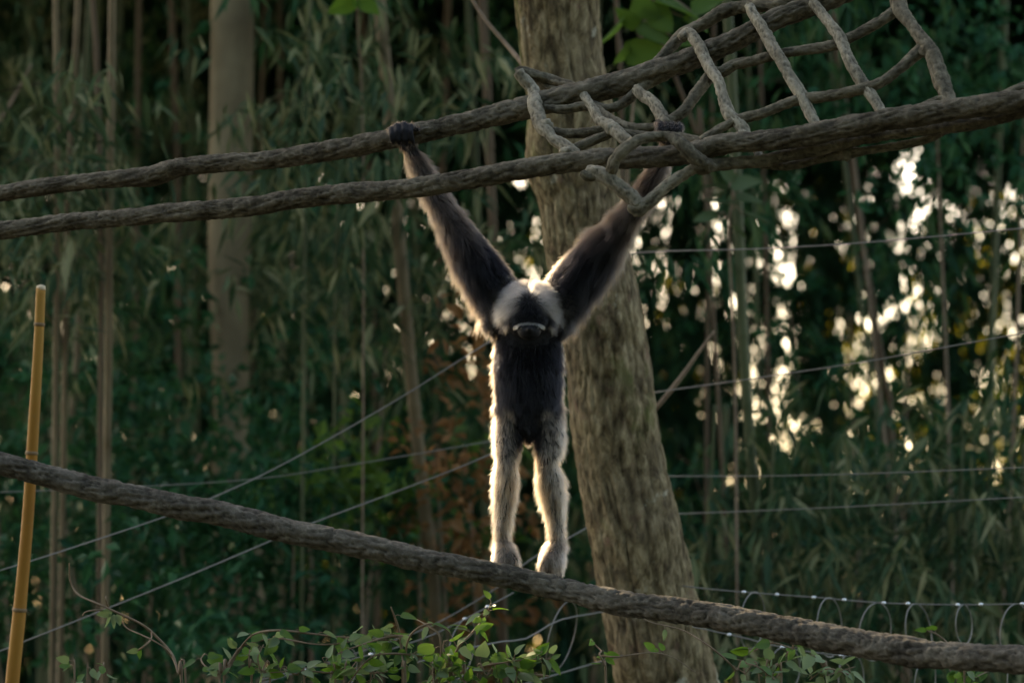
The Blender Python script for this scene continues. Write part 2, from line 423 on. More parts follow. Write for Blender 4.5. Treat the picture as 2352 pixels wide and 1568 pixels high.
def knot(x, y, r, off=0.0, mat=None, dep=None, sq=(1, 1, 1)):
    d = float(net_depth(np.array(x), np.array(y)) + off) if dep is None else dep
    c = P(x, y, d)
    u = np.linspace(0, np.pi, 15)[:, None]; v = np.linspace(0, 2 * np.pi, 24, endpoint=False)[None]
    q = np.stack([np.sin(u) * np.cos(v), np.sin(u) * np.sin(v), np.cos(u) + 0 * v], -1).reshape(-1, 3)
    NS[0] += 1.7
    h = 1 + .22 * fbm(q * 2.2 + NS[0], 3)
    V = c + q * np.array(sq) * (h * r * mpp(d))[:, None]
    ii, jj = np.meshgrid(np.arange(14), np.arange(24), indexing='ij'); aa = ii * 24 + jj; bb = ii * 24 + (jj + 1) % 24
    me = fast_mesh('knot', V, np.stack([aa, aa + 24, bb + 24, bb], -1).reshape(-1, 4))
    av = me.attributes.new('relief', 'FLOAT', 'POINT'); av.data.foreach_set('value', (.75 + (h - 1) * 2).astype(np.float32))
    return obj('knot', me, mat or M_CORD, net)

# side edge and cords running across the net
cord([(1190, 165), (1207, 187), (1225, 208), (1228, 236), (1233, 259), (1243, 290), (1259, 305), (1269, 320), (1292, 333), (1318, 356), (1334, 372)], [12, 13, 13, 15, 15, 14, 13, 12, 14, 17, 14], (-.055, .03), M_CORDL)
cord([(1340, 206), (1305, 196), (1264, 183), (1225, 172), (1198, 164), (1188, 168)], 10.5, -.02)
cord([(1345, 212), (1295, 203), (1262, 202), (1236, 185), (1215, 176)], 8.5, .01)
cord([(1232, 246), (1260, 249), (1302, 251), (1343, 243), (1369, 252), (1394, 269), (1425, 287), (1456, 295), (1507, 293), (1530, 288)], [11, 10, 10.5, 10.5, 11, 11.5, 12, 11.5, 11, 11])
cord([(1252, 298), (1269, 302), (1302, 306), (1343, 304), (1384, 298), (1405, 293)], 10.5)
cord([(1340, 216), (1352, 236), (1366, 256), (1379, 279), (1407, 294), (1428, 315), (1451, 331), (1470, 350)], [10, 10, 11, 12, 14, 13, 12, 11], -.02, M_CORDL)
cord([(1308, 350), (1320, 340), (1353, 326), (1387, 313), (1412, 305), (1456, 310), (1507, 314), (1558, 314), (1610, 325), (1640, 334)], [9, 10, 10.5, 10, 9.5, 10, 10, 9.5, 9, 9], .01)
cord([(1358, 238), (1380, 247), (1405, 249), (1430, 238), (1456, 218), (1482, 195), (1530, 172)], [9, 10, 10.5, 11, 12, 12, 11], .03)
cord([(1462, 205), (1475, 219), (1492, 228), (1507, 246), (1520, 269), (1530, 288)], [12, 13, 13.5, 13, 14, 13], -.01, M_CORDL)
cord([(1530, 286), (1545, 273), (1571, 254), (1597, 218), (1623, 185), (1636, 172), (1661, 164), (1687, 150), (1724, 142), (1776, 128), (1840, 117), (1913, 105), (1957, 85), (2016, 53), (2054, 27), (2075, 8)],
     [11, 11, 11.5, 12, 12.5, 13, 12.5, 11.5, 11, 11.5, 11.5, 12, 12, 12, 13, 13])
cord([(1566, 88), (1582, 76), (1605, 103), (1623, 144), (1636, 166), (1651, 190), (1661, 226), (1676, 264), (1700, 287), (1718, 320)], [12, 12, 12, 12, 13, 12, 12, 12.5, 13, 12], (-.06, .035), M_CORDL)
cord([(1500, 150), (1520, 131), (1548, 100), (1570, 78), (1584, 72), (1623, 51), (1661, 28), (1690, 20), (1724, 15), (1782, 12), (1820, 5)], [9, 11, 13, 13, 13, 14, 14.5, 14, 14, 14, 13], -.02)
cord([(1722, 16), (1730, 33), (1753, 67), (1776, 111), (1797, 143), (1817, 181), (1838, 213), (1855, 248), (1880, 298)], [11, 12, 12.5, 13.5, 12.5, 12, 12.5, 12, 11.5], (-.055, .035), M_CORDL)
cord([(1868, 8), (1881, 23), (1908, 58), (1928, 85), (1943, 123), (1960, 158), (1981, 190), (2004, 222), (2034, 274)], [11, 11, 11.5, 12.5, 12.5, 13, 13, 12, 11], (-.03, .035), M_CORDL)
cord([(2060, -25), (2064, 0), (2070, 25), (2094, 58), (2121, 93), (2144, 128), (2156, 164), (2167, 199), (2188, 250)], [18, 18, 16, 13, 15, 16, 16, 17, 15], (-.02, .035), M_CORD)
cord([(1610, 324), (1648, 300), (1682, 282), (1703, 274), (1753, 260), (1797, 242), (1840, 228), (1899, 222), (1972, 207), (2016, 193), (2059, 164), (2097, 130), (2121, 112), (2140, 122)],
     [9, 10, 10, 10.5, 11, 11, 11.5, 11.5, 11.5, 11.5, 11.5, 13, 14, 11])
cord([(2092, 256), (2125, 241), (2160, 228), (2176, 232)], [7, 8, 8.5, 8], .02)
cord([(2250, 242), (2308, 218), (2352, 200), (2440, 168)], [9, 10, 11, 11], .03)
# the strands slung under the near rope
cord([(1596, 374), (1630, 380), (1665, 377), (1753, 369), (1840, 350), (1913, 333), (1986, 318), (2074, 304), (2191, 290), (2278, 275), (2352, 254), (2450, 225)], [13, 16, 14, 13, 14, 15, 14, 13, 14, 15, 14, 14],
     dep=[10.0, 10.0, 10.0, 9.99, 9.97, 9.95, 9.92, 9.9, 9.84, 9.8, 9.76, 9.72])
cord([(1700, 372), (1797, 382), (1850, 374), (1899, 362), (1942, 354), (1986, 347), (2074, 333), (2132, 318), (2161, 300), (2200, 288)], [8, 9, 9, 9, 12, 8.5, 9, 9, 12, 9],
     dep=[10.02, 10.01, 10.0, 9.98, 9.96, 9.94, 9.92, 9.9, 9.88, 9.86])
cord([(1713, 312), (1735, 340), (1745, 366)], 9, dep=[10.08, 10.06, 10.02], mat=M_CORDL)
# the loop tied over the near rope and the one that hangs from it
cord([(1402, 398), (1406, 386), (1412, 369), (1429, 348), (1451, 330), (1478, 318), (1517, 311), (1540, 314), (1560, 326), (1580, 345), (1599, 363), (1622, 380)], [12, 12.5, 13, 13, 12.5, 12, 10, 11, 14, 15, 15, 15],
     dep=[9.99, 9.97, 9.965, 9.96, 9.965, 9.98, 10.0, 9.99, 9.965, 9.95, 9.95, 9.96], mat=M_CORD)
cord([(1352, 394), (1373, 397), (1400, 412), (1429, 436), (1453, 455), (1466, 476)], [13, 15, 16, 16.5, 17, 16], dep=[10.02, 10.0, 9.98, 9.97, 9.96, 9.95], mat=M_CORDL)
cord([(1452, 486), (1466, 480), (1492, 463), (1513, 443), (1542, 420), (1572, 400), (1598, 386)], [12, 16, 14, 13, 13, 12, 12], dep=[9.95, 9.95, 9.955, 9.96, 9.965, 9.97, 9.97], mat=M_CORDL)
cord([(1337, 396), (1350, 406), (1370, 404)], [9, 10, 10], dep=[10.0, 10.0, 10.0])
knot(1616, 381, 22, dep=9.965, sq=(1.25, 1, .85))
knot(1462, 480, 16, dep=9.952, mat=M_CORDL, sq=(1.25, 1, .9))
knot(1388, 402, 14, dep=9.985, mat=M_CORDL, sq=(1.3, 1, .8))
knot(1256, 290, 16, -.05, M_CORDL)
knot(1405, 298, 16, -.02, M_CORDL)
knot(1304, 349, 15, -.01, M_CORDL, sq=(1.2, 1, .8))
knot(1942, 356, 15, dep=9.95)
knot(2161, 301, 14, dep=9.87)
knot(2130, 116, 18, -.01)
knot(2066, 14, 19, -.01)
knot(1584, 78, 14, -.05)
knot(1640, 170, 14, -.03)

# ------------------------------------------------------------------ the gibbon
D0 = 10.5
gib = thing('gibbon', P(1210, 1330, D0 - .04), 'black and grey furry gibbon hanging by both arms, feet on the lower rope', 'gibbon')
SPH = []
def ico_base():
    import bmesh
    bm = bmesh.new(); bmesh.ops.create_icosphere(bm, subdivisions=3, radius=1)
    v = np.array([x.co[:] for x in bm.verts]); f = np.array([[y.index for y in x.verts] for x in bm.faces]); bm.free(); return v, f
IV, IF = ico_base()
def chain(pts, flat=(1, 1), step=.35):
    """pts: (px, py, depth offset m, radius px); flat = (width, depth) factors of the cross-section"""
    pts = np.array(pts, float)
    seg = np.linalg.norm(np.diff(pts[:, :2], axis=0) * mpp(D0), axis=1) + np.abs(np.diff(pts[:, 2]))
    t0 = np.concatenate([[0], np.cumsum(seg)])
    rmin = pts[:, 3].min() * mpp(D0)
    n = max(2, int(t0[-1] / (rmin * step)) + 1)
    tt = np.linspace(0, t0[-1], n)
    q = np.stack([np.interp(tt, t0, pts[:, k]) for k in range(4)], 1)
    for x, y, dz, r in q:
        d = D0 + dz; rr = r * mpp(D0)
        c = P(x, y, d)
        SPH.append(c + IV[:, 0:1] * RIGHT * rr * flat[0] + IV[:, 1:2] * FWD * rr * flat[1] + IV[:, 2:3] * UP * rr)
def ell(x, y, dz, rx, ry, rz):
    SPH.append(P(x, y, D0 + dz) + IV[:, 0:1] * RIGHT * rx * mpp(D0) + IV[:, 1:2] * FWD * rz * mpp(D0) + IV[:, 2:3] * UP * ry * mpp(D0))
# trunk of the body
chain([(1212, 735, .03, 62), (1214, 790, .02, 68), (1214, 850, .0, 72), (1214, 905, .0, 70), (1214, 950, .01, 62)], (1.06, .82))
chain([(1150, 728, .03, 42), (1213, 720, .05, 46), (1278, 728, .03, 42)])                   # shoulder girdle
chain([(1172, 940, .01, 34), (1215, 958, .02, 40), (1256, 940, .01, 34)])                   # hips
# arms
chain([(939, 336, .045, 15), (962, 380, .04, 19), (988, 430, .03, 23), (1018, 482, .02, 27), (1038, 515, .01, 30), (1068, 562, .005, 38), (1104, 617, .01, 46), (1138, 670, .02, 50), (1165, 722, .03, 50)], (1, 1))
chain([(1530, 335, -.235, 14), (1516, 385, -.22, 17), (1484, 440, -.18, 21), (1446, 492, -.12, 25), (1416, 530, -.07, 30), (1376, 582, -.02, 43), (1330, 638, .005, 52), (1288, 692, .02, 52), (1262, 735, .03, 50)], (1, 1))
# head, bowed towards the viewer
ell(1213, 712, -.09, 60, 50, 62)
ell(1214, 690, -.05, 62, 40, 55)
ell(1215, 738, -.125, 50, 30, 42)
ell(1216, 760, -.155, 27, 21, 30)                                                              # muzzle
ell(1200, 748, -.165, 13, 7, 14); ell(1232, 748, -.165, 13, 7, 14)                            # brow ridges
ell(1216, 756, -.198, 7, 6, 8)                                                                 # nose
ell(1160, 722, -.07, 14, 16, 10); ell(1268, 722, -.07, 14, 16, 10)                            # ears in the fur
chain([(1213, 735, -.03, 48), (1213, 725, .03, 52)])                                           # neck
# legs
chain([(1174, 940, .01, 33), (1168, 1000, -.015, 31), (1165, 1035, -.03, 27), (1163, 1062, -.038, 21), (1161, 1095, -.02, 25), (1159, 1145, .0, 23), (1155, 1200, .01, 17), (1154, 1240, .01, 15), (1157, 1262, .0, 20), (1160, 1280, -.005, 25), (1160, 1298, .0, 20)])
chain([(1255, 940, .01, 33), (1263, 1000, -.015, 33), (1261, 1035, -.03, 28), (1257, 1062, -.038, 21), (1263, 1100, -.02, 27), (1271, 1150, .0, 25), (1276, 1200, .01, 18), (1280, 1240, .01, 15), (1276, 1262, .0, 21), (1269, 1286, -.005, 27), (1269, 1307, .0, 21)])
# toes
for x0, yb, big in ((1160, 1300, 1185), (1270, 1312, 1240)):
    for k, dx in enumerate((-17, -6, 5, 15)):
        chain([(x0 + dx * .8, yb - 18, -.005, 7.5), (x0 + dx, yb + 4, .0, 6.5), (x0 + dx * 1.05, yb + 30 + 2 * k, -.005, 5.5), (x0 + dx * 1.05, yb + 42, -.035, 5), (x0 + dx, yb + 44, -.06, 4)])
    sgn = 1 if big > x0 else -1
    chain([(x0 + sgn * 10, yb - 34, -.015, 10), (x0 + sgn * 22, yb - 16, -.03, 9), (x0 + sgn * 24, yb + 4, -.02, 7.5), (x0 + sgn * 22, yb + 14, -.01, 6)])
# hand over the far rope
ell(930, 320, .045, 19, 20, 11); ell(925, 298, .038, 22, 12, 12); ell(936, 336, .042, 18, 14, 13)
for k, (x, ln, dy) in enumerate(((900, .45, 9), (913, .85, 1), (928, 1.05, -2), (943, .75, 3))):
    chain([(x * .8 + 184, 296, .03, 7.4), (x, 287 + dy, .002, 7.0), (x - .5, 289 + dy, -.026, 7.4), (x - 1 + k * .5, 301 + dy, -.046, 5.8), (x + 1 + k * .7, 302 + dy + 20 * ln, -.045, 6.2), (x + 3 + k, 304 + dy + 28 * ln, -.028, 5.0), (x + 4 + k, 304 + dy + 31 * ln, -.01, 4.2)])
chain([(944, 330, .04, 9), (955, 320, .04, 8), (959, 306, .03, 7), (957, 296, .01, 6)])
# hand over the net
HD = float(net_depth(np.array(1537), np.array(290))) - D0
ell(1536, 312, HD + .05, 18, 22, 11); ell(1538, 294, HD + .04, 22, 12, 13)
for k, (x, ln) in enumerate(((1515, .5), (1530, 1.1), (1545, .9), (1560, .4))):
    chain([(x * .8 + 307, 291 + k, HD + .03, 8), (x, 283 + k * 1.5, HD + .0, 7.6), (x + 1, 287 + k * 1.5, HD - .024, 7.8), (x + 1, 296 + k, HD - .036, 7), (x + 1, 296 + 11 * ln + k, HD - .034, 6.4), (x, 300 + 12 * ln + k, HD - .014, 5.5)])
chain([(1528, 325, HD + .045, 9), (1512, 312, HD + .045, 8), (1507, 300, HD + .03, 7), (1511, 293, HD + .005, 6)])

SV = np.vstack(SPH); SF = np.vstack([IF + k * len(IV) for k in range(len(SPH))])
tmp = obj('tmp_body', fast_mesh('tmp_body', SV, SF))
rm = tmp.modifiers.new('r', 'REMESH'); rm.mode = 'VOXEL'; rm.voxel_size = .0036
sm = tmp.modifiers.new('s', 'SMOOTH'); sm.factor = .5; sm.iterations = 5
dg = bpy.context.evaluated_depsgraph_get()
body_me = bpy.data.meshes.new_from_object(tmp.evaluated_get(dg)); body_me.name = 'body'
bpy.data.objects.remove(tmp)
body_me.polygons.foreach_set('use_smooth', np.ones(len(body_me.polygons), bool))
body = obj('body', body_me, M_SKIN, gib)
# eyes
for ex in (1200, 1232):
    V = P(ex, 754, D0 - .176) + IV * 5.5 * mpp(D0)
    obj('eye', fast_mesh('eye', V, IF), M_EYE, gib)

# ---- fur
body_me.calc_loop_triangles()
nv = len(body_me.vertices); co = np.zeros(nv * 3, np.float32); body_me.vertices.foreach_get('co', co); co = co.reshape(-1, 3).astype(float)
vn = np.zeros(nv * 3, np.float32); body_me.vertices.foreach_get('normal', vn); vn = vn.reshape(-1, 3).astype(float)
tri = np.zeros(len(body_me.loop_triangles) * 3, np.int32); body_me.loop_triangles.foreach_get('vertices', tri); tri = tri.reshape(-1, 3)
area = .5 * np.linalg.norm(np.cross(co[tri[:, 1]] - co[tri[:, 0]], co[tri[:, 2]] - co[tri[:, 0]]), axis=1)
NF = 120000
cen_ = co[tri].mean(1); cx_, cy_, cd_ = to_px(cen_)
wt = area.copy()
inh = (((cx_ - 1213) / 92)**2 + ((cy_ - 715) / 80)**2 < 1) & (cd_ < D0)
wt[inh] *= 1.6; wt[inh & (np.abs(cx_ - 1215) < 38) & (np.abs(cy_ - 742) < 10)] *= 5
wt[cy_ > 1240] *= 2.2
ti = rng.choice(len(tri), NF, p=wt / wt.sum())
u, v = rng.random(NF), rng.random(NF); fl = u + v > 1; u[fl] = 1 - u[fl]; v[fl] = 1 - v[fl]
ww = np.stack([1 - u - v, u, v], 1)
root = (co[tri[ti]] * ww[..., None]).sum(1); nrm = unit((vn[tri[ti]] * ww[..., None]).sum(1))
x, y, d = to_px(root); dz = d - D0
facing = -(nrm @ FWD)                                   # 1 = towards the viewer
# regions
r_head = ((x - 1213) / 92)**2 + ((y - 715) / 80)**2 < 1
r_head &= dz < .0
armL = (~r_head) & (x < 1175 - (y - 700) * .0) & (y < 735) & (x < 1160 + (y - 690) * .5)
armR = (~r_head) & (y < 740) & (x > 1255) & (x > 1262 - (y - 700) * .6)
leg = y > 945
fingersL = (x < 965) & (y < 345) & (dz < -.012); fingersR = (x > 1495) & (y < 325) & (dz < HD - .05)
toes = (y > np.where(x < 1215, 1300, 1314)) 
face = r_head & (y > 749) & (((x - 1216) / 36)**2 + ((y - 763) / 24)**2 < 1)
keep = ~(fingersL | fingersR | toes | face)
flow = np.tile(-UP, (NF, 1)).astype(float)
flow[armL] = RIGHT * .5 - UP * .86
flow[armR] = -RIGHT * .6 - UP * .8
hx, hy = (x - 1213), (y - 690)
hl = np.sqrt(hx**2 + hy**2) + 1e-6
hf = (hx / hl)[:, None] * RIGHT - (hy / hl)[:, None] * UP * .8 - UP * .25
flow[r_head] = hf[r_head]
flow += .35 * np.stack([fbm(root * 28 + k * 9.1, 2) for k in range(3)], 1)
flow -= nrm * (flow * nrm).sum(1)[:, None]; flow = unit(flow + 1e-5)
length = np.full(NF, .026)
length[armL | armR] = .032
up_arm = (armL | armR) & (y > 520); length[up_arm] = .044
length[leg] = .022; length[leg & (y > 1070)] = .027; length[leg & (y > 1245)] = .017
length[r_head] = .024
cheek = r_head & (np.abs(hx) > 48) & (y > 670); length[cheek] = .032
hand = ((x < 965) & (y < 345)) | ((x > 1495) & (y < 330)); length[hand] = .012
muz = r_head & (y > 742); length[muz] = .008
length *= rng.uniform(.6, 1.2, NF) * (1 + .25 * fbm(root * 40, 2))
lift = np.where(leg, .42, .46); lift = np.where(up_arm, .55, lift); lift = np.where(cheek, .62, lift); lift = np.where(muz | hand, .3, lift)
lift = lift * rng.uniform(.6, 1.4, NF)

def c3(*c): return np.array(c, float)
BLK, BRN, LEG, CRN, FOOT, RIM = c3(.002, .002, .0028), c3(.075, .053, .036), c3(.20, .145, .095), c3(.22, .185, .15), c3(.27, .19, .135), c3(.12, .088, .06)
def sm_(a, b_, v_): q = np.clip((v_ - a) / (b_ - a), 0, 1); return (q * q * (3 - 2 * q))[:, None]
jit = 6 * fbm(root * 45, 2)
colr = np.tile(BLK, (NF, 1))
# body: black front, browner flanks and back, lightened to put the sun rim into the colour
colr = colr + (RIM - colr) * sm_(.35, -.25, facing)
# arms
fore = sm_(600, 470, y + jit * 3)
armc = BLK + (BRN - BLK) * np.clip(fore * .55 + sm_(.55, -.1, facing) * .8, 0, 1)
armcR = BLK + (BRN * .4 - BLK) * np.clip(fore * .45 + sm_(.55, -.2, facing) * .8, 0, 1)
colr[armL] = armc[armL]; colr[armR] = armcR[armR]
handc = (hand | fingersL | fingersR); colr[handc] = BRN * .22
# legs
inner = np.maximum(sm_(46, 24, np.abs(x - 1213 + jit) + np.clip(y - 1000, 0, 100) * .18) * sm_(1098, 1055, y + jit), 0)
legw = sm_(935, 975, y + jit * 2 - np.abs(x - 1214) * .28 + 22) * (1 - inner)
colr = colr + (LEG - colr) * legw
footw = sm_(1225, 1262, y); colr = colr + (FOOT - colr) * footw
band = (leg & (np.abs(y + jit - 1228) < 11))[:, None]; colr = np.where(band, colr * .6, colr)
# head: pale crown ring, black cap, pale brow
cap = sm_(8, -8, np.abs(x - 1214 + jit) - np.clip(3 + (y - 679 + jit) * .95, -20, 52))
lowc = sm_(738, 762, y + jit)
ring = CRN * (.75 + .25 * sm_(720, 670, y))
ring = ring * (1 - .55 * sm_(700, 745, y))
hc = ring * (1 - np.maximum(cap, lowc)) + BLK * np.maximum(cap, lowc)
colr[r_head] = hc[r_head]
browy = 740 + ((x - 1215) / 34)**2 * 9
br = r_head & (np.abs(x - 1215) < 35) & (np.abs(y - browy) < 3.0) & (dz < -.1)
colr[br] = c3(.32, .27, .20)
length[br] = .009
fore_ = r_head & (y > 716) & (np.abs(x - 1215) < 44) & ~br; length[fore_] = np.minimum(length[fore_], np.where(y[fore_] > 728, .004, .009))
colr *= rng.uniform(.7, 1.3, NF)[:, None]

root, nrm, flow, length, lift, colr = root[keep], nrm[keep], flow[keep], length[keep], lift[keep], colr[keep]
n = len(root); K = 5
tt = np.linspace(0, 1, K)[None, :, None]
clump = .18 * np.stack([fbm(root * 90 + 5 * k, 1) for k in range(3)], 1)
d0 = unit(nrm * lift[:, None] * 1.5 + flow + clump + rng.normal(size=(n, 3)) * .14)
bend = flow * .5 + np.array([0, 0, -.25]) + clump + rng.normal(size=(n, 3)) * .12
pos = (root - nrm * .001)[:, None] + (d0[:, None] * tt + bend[:, None] * tt**2 * .45) * length[:, None, None]
hcu = bpy.data.hair_curves.new('fur'); hcu.add_curves([K] * n)
hcu.attributes['position'].data.foreach_set('vector', pos.astype(np.float32).ravel())
ra = hcu.attributes.get('radius') or hcu.attributes.new('radius', 'FLOAT', 'POINT')
ra.data.foreach_set('value', np.tile(np.array([.00042, .0004, .00034, .00022, .00006], np.float32), n))
ca = hcu.attributes.new('strand_color', 'FLOAT_COLOR', 'CURVE')
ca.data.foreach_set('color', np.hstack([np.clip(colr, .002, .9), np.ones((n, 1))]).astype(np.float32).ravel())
hcu.materials.append(M_FUR)
fur = obj('fur', hcu, None, gib)

# ------------------------------------------------------------------ cut bamboo pole
pole = thing('bamboo_pole', [*P(-60, 2300, 11.6)[:2], 0], 'upright yellow bamboo pole with a cut top, behind the sagging lower rope', 'pole')
pt = [P(x_, y_, 11.6) for x_, y_ in ((94, 662), (88, 800), (76, 1000), (66, 1160), (50, 1350), (28, 1568))]
base = pt[-1] + (pt[-1] - pt[-2]) * (pt[-1][2] + .1) / (pt[-2][2] - pt[-1][2]); pole.location = Vector(base)
pp = np.array(pt + [base]); pr = np.array([11, 11.5, 13, 13.5, 14.5, 16, 19]) * mpp(11.6)
tube('stem', pp, pr, .02, 24, lambda s, th, r: r * .02 * vnoise(np.stack([s * 6, np.cos(th), np.sin(th)], 1)), M_POLE, pole)
for (x_, y_, r_) in ((90.5, 745, 12), (73, 1040, 14), (45, 1400, 16)):
    c_ = P(x_, y_, 11.6); dr = unit(pp[0] - pp[-1])
    tube('node_ring', [c_ - dr * .006, c_, c_ + dr * .006], np.array([r_, r_ + 1.2, r_]) * mpp(11.6), .003, 24, None, M_NODE, pole)
dr = unit(pp[0] - pp[1]); V = []
tube('cut_end', [pp[0] - dr * .004, pp[0] + dr * .008], [11.3 * mpp(11.6), 10 * mpp(11.6)], .004, 20, lambda s, th, r: r * .06 * np.sin(th * 2), M_CUT, pole)

# ------------------------------------------------------------------ leaning tree
TD = 12.5
tr = [(-420, 1235, 84), (-150, 1262, 90), (0, 1280, 96), (150, 1292, 94), (256, 1308, 99), (366, 1312, 106), (450, 1330, 98), (559, 1342, 94), (700, 1376, 98), (804, 1393, 98), (950, 1410, 103),
      (1096, 1431, 105), (1250, 1463, 110), (1389, 1490, 112), (1568, 1528, 118), (1750, 1570, 130)]
tp = np.array([P(c_, y_, TD) for y_, c_, w_ in tr][::-1]); trr = np.array([w_ * mpp(TD) for y_, c_, w_ in tr][::-1])
foot = tp[0] + (tp[0] - tp[1]) * ((tp[0][2] + .15) / (tp[1][2] - tp[0][2])); tp = np.vstack([foot, tp]); trr = np.r_[.30, trr]
tree = thing('leaning_tree', foot, 'thick leaning tree trunk with rough lichen-spotted bark, standing close behind the gibbon', 'tree')
def bark_disp(s, th, r):
    q = np.stack([s * 7.0, np.cos(th) * 5.6, np.sin(th) * 5.6], 1)
    wv = .7 * vnoise(np.stack([s * 1.4, np.cos(th), np.sin(th)], 1) + 3)
    q[:, 0] += wv
    n1 = np.clip(np.abs(vnoise(q)) * 2.8, 0, 1); n2 = np.clip(np.abs(vnoise(q * np.array([2.6, 2.1, 2.1]) + 7)) * 2.4, 0, 1)
    ck = .6 * n1 + .4 * n2
    lo = fbm(np.stack([s * 1.6, np.cos(th) * .9, np.sin(th) * .9], 1), 2)
    kn = .12 * np.exp(-((s - 3.05) / .12)**2) * np.maximum(0, np.cos(th - 2.6))**3
    return r * (.085 * (ck - .7) + .045 * lo + kn), ck
tube('trunk', tp, trr, .012, 160, bark_disp, M_BARK, tree, attr='relief')
top = tp[-1]
for k, (dx, dy, dz_, rr) in enumerate(((-1.0, .6, 1.9, .085), (.9, .3, 2.0, .09), (.1, 1.3, 2.2, .07))):
    tube('limb', [top - np.array([0, 0, .1]), top + np.array([dx * .35, dy * .35, dz_ * .5]), top + np.array([dx, dy, dz_])], [.11, rr, .03], .05, 12, None, M_BARK, tree)
cc = top + np.array([0, .7, 2.4]) + rng.normal(size=(420, 3)) * np.array([1.1, .9, .55])
cr = obj('crown', leaves_mesh('crown', *sprays(cc, 9, .14, .09, .15, .42, .3), shape='ovate'), M_SHRUB, tree); cr['kind'] = 'stuff'

# pale straight trunk farther back
PD = 18.5
pale = [(-700, 545, 40), (-200, 538, 46), (0, 533, 50), (300, 530, 50), (500, 528, 51), (700, 527, 47), (850, 530, 43), (1000, 532, 42), (1090, 535, 52), (1200, 540, 62)]
q = np.array([P(c_, y_, PD) for y_, c_, w_ in pale][::-1]); qr = np.array([w_ * mpp(PD) for y_, c_, w_ in pale][::-1])
ft = q[0].copy(); ft[2] = -.15; PALE_X = float(q[5][0])
ptree = thing('pale_tree', ft, 'straight pale smooth tree trunk among the dark bamboo', 'tree')
tube('trunk', np.vstack([ft, q]), np.r_[qr[0] * 1.3, qr], .05, 48, lambda s, th, r: r * (.05 * fbm(np.stack([s * 1.2, np.cos(th), np.sin(th)], 1), 3)), M_PALE, ptree)
cc = q[-1] + np.array([.2, .6, .6]) + rng.normal(size=(600, 3)) * np.array([1.8, 1.2, .9])
cr = obj('crown', leaves_mesh('crown', *sprays(cc, 9, .18, .12, .2, .4, .3)), M_SHRUB, ptree); cr['kind'] = 'stuff'

# ------------------------------------------------------------------ bamboo
def bamboo(path, wpx, depth, mat, label, nspr, ylo, yhi, spread=.9, leafmat=None, group='bamboo culms in the grove', lmin=.10, lmax=.19, name='bamboo', zt=8.0, dark=None):
    """path: pixels from the top down; the culm is carried on up to zt and down to the ground"""
    path = np.array(path, float)
    pts = P(path[:, 0], path[:, 1], np.full(len(path), depth))
    r = wpx / 2 * mpp(depth)
    dirt = unit(pts[0] - pts[1]); dirb = unit(pts[-1] - pts[-2])
    rr = [r] * len(pts); pl = list(pts)
    if zt and pts[0][2] < zt:
        k = (zt - pts[0][2]) / max(dirt[2], .3)
        pl = [pts[0] + dirt * k + np.array([.15, -.1, 0]), pts[0] + dirt * k * .5] + pl; rr = [r * .45, r * .8] + rr
    b0 = pl[-1].copy(); b0[:2] += dirb[:2] * .3 * (b0[2] + .15); b0[2] = -.15
    pl.append(b0); rr.append(r * 1.15)
    root_ = thing(name, b0, label, 'bamboo', group)
    pl = np.array(pl[::-1]); rr = np.array(rr[::-1])
    ph = rng.random()
    def nodes(s, th, r_):
        f = ((s / .32 + ph) % 1.0)
        return r_ * (.16 * np.exp(-((f - .5) / .045)**2) - .05 * np.exp(-((f - .42) / .03)**2))
    tube('culm', pl, rr, .022, 10, nodes, mat, root_, cap=True)
    if nspr:
        C, s_, _ = resample(pl, .05)
        zz0 = P(path[0, 0], yhi, depth)[2]; zz1 = P(path[0, 0], ylo, depth)[2]
        ok = np.where((C[:, 2] > zz0) & (C[:, 2] < zz1))[0]
        if len(ok) == 0: ok = np.arange(len(C) // 2, len(C))
        ncl = max(2, nspr // 10); pick = np.repeat(rng.choice(ok, ncl), 10)[:nspr]; nspr = len(pick)
        off = np.repeat(rng.normal(size=(ncl, 3)) * np.array([spread, spread * .6, .12]), 10, 0)[:nspr]; off[:, 2] -= .2 * np.abs(off[:, 0])
        off = off + rng.normal(size=(nspr, 3)) * np.array([.18, .15, .17])
        cen = C[pick] + off; cen[:, 1] = np.maximum(cen[:, 1], 13.6)
        nearpale = (np.abs(cen[:, 0] - PALE_X) < .32) & (cen[:, 1] < 18.6) & (rng.random(nspr) < .8)
        cen[nearpale, 1] += 3.5; cen[nearpale, 0] += .3
        me = leaves_mesh('foliage', *sprays(cen, 8, .13, lmin, lmax, .19))
        f = obj('foliage', me, leafmat or M_BLEAF, root_); f['kind'] = 'stuff'
        # thin side twigs that carry the sprays
        V = []; Fq = []
        for k in range(0, nspr, 3):
            if np.linalg.norm(cen[k] - C[pick[k]]) > .55: continue
            a_, b_ = C[pick[k]], cen[k]; sd = unit(np.cross(b_ - a_, [0, 1, 0])) * .002; up_ = np.array([0, 0, .002])
            a_ = a_ + np.array([0, 0, -.35 * abs(b_[0] - a_[0])]); mid = (a_ + b_) / 2 + np.array([0, 0, .1]); i0 = len(V)
            for p_ in (a_, mid, b_): V += [p_ + up_, p_ - up_ + sd, p_ - up_ - sd]
            for g_ in (0, 3):
                for e in range(3): Fq.append([i0 + g_ + e, i0 + g_ + (e + 1) % 3, i0 + g_ + 3 + (e + 1) % 3, i0 + g_ + 3 + e])
        if V:
            tw = obj('branch', fast_mesh('branch', np.array(V), np.array(Fq)), mat, root_); tw['kind'] = 'stuff'
    return root_

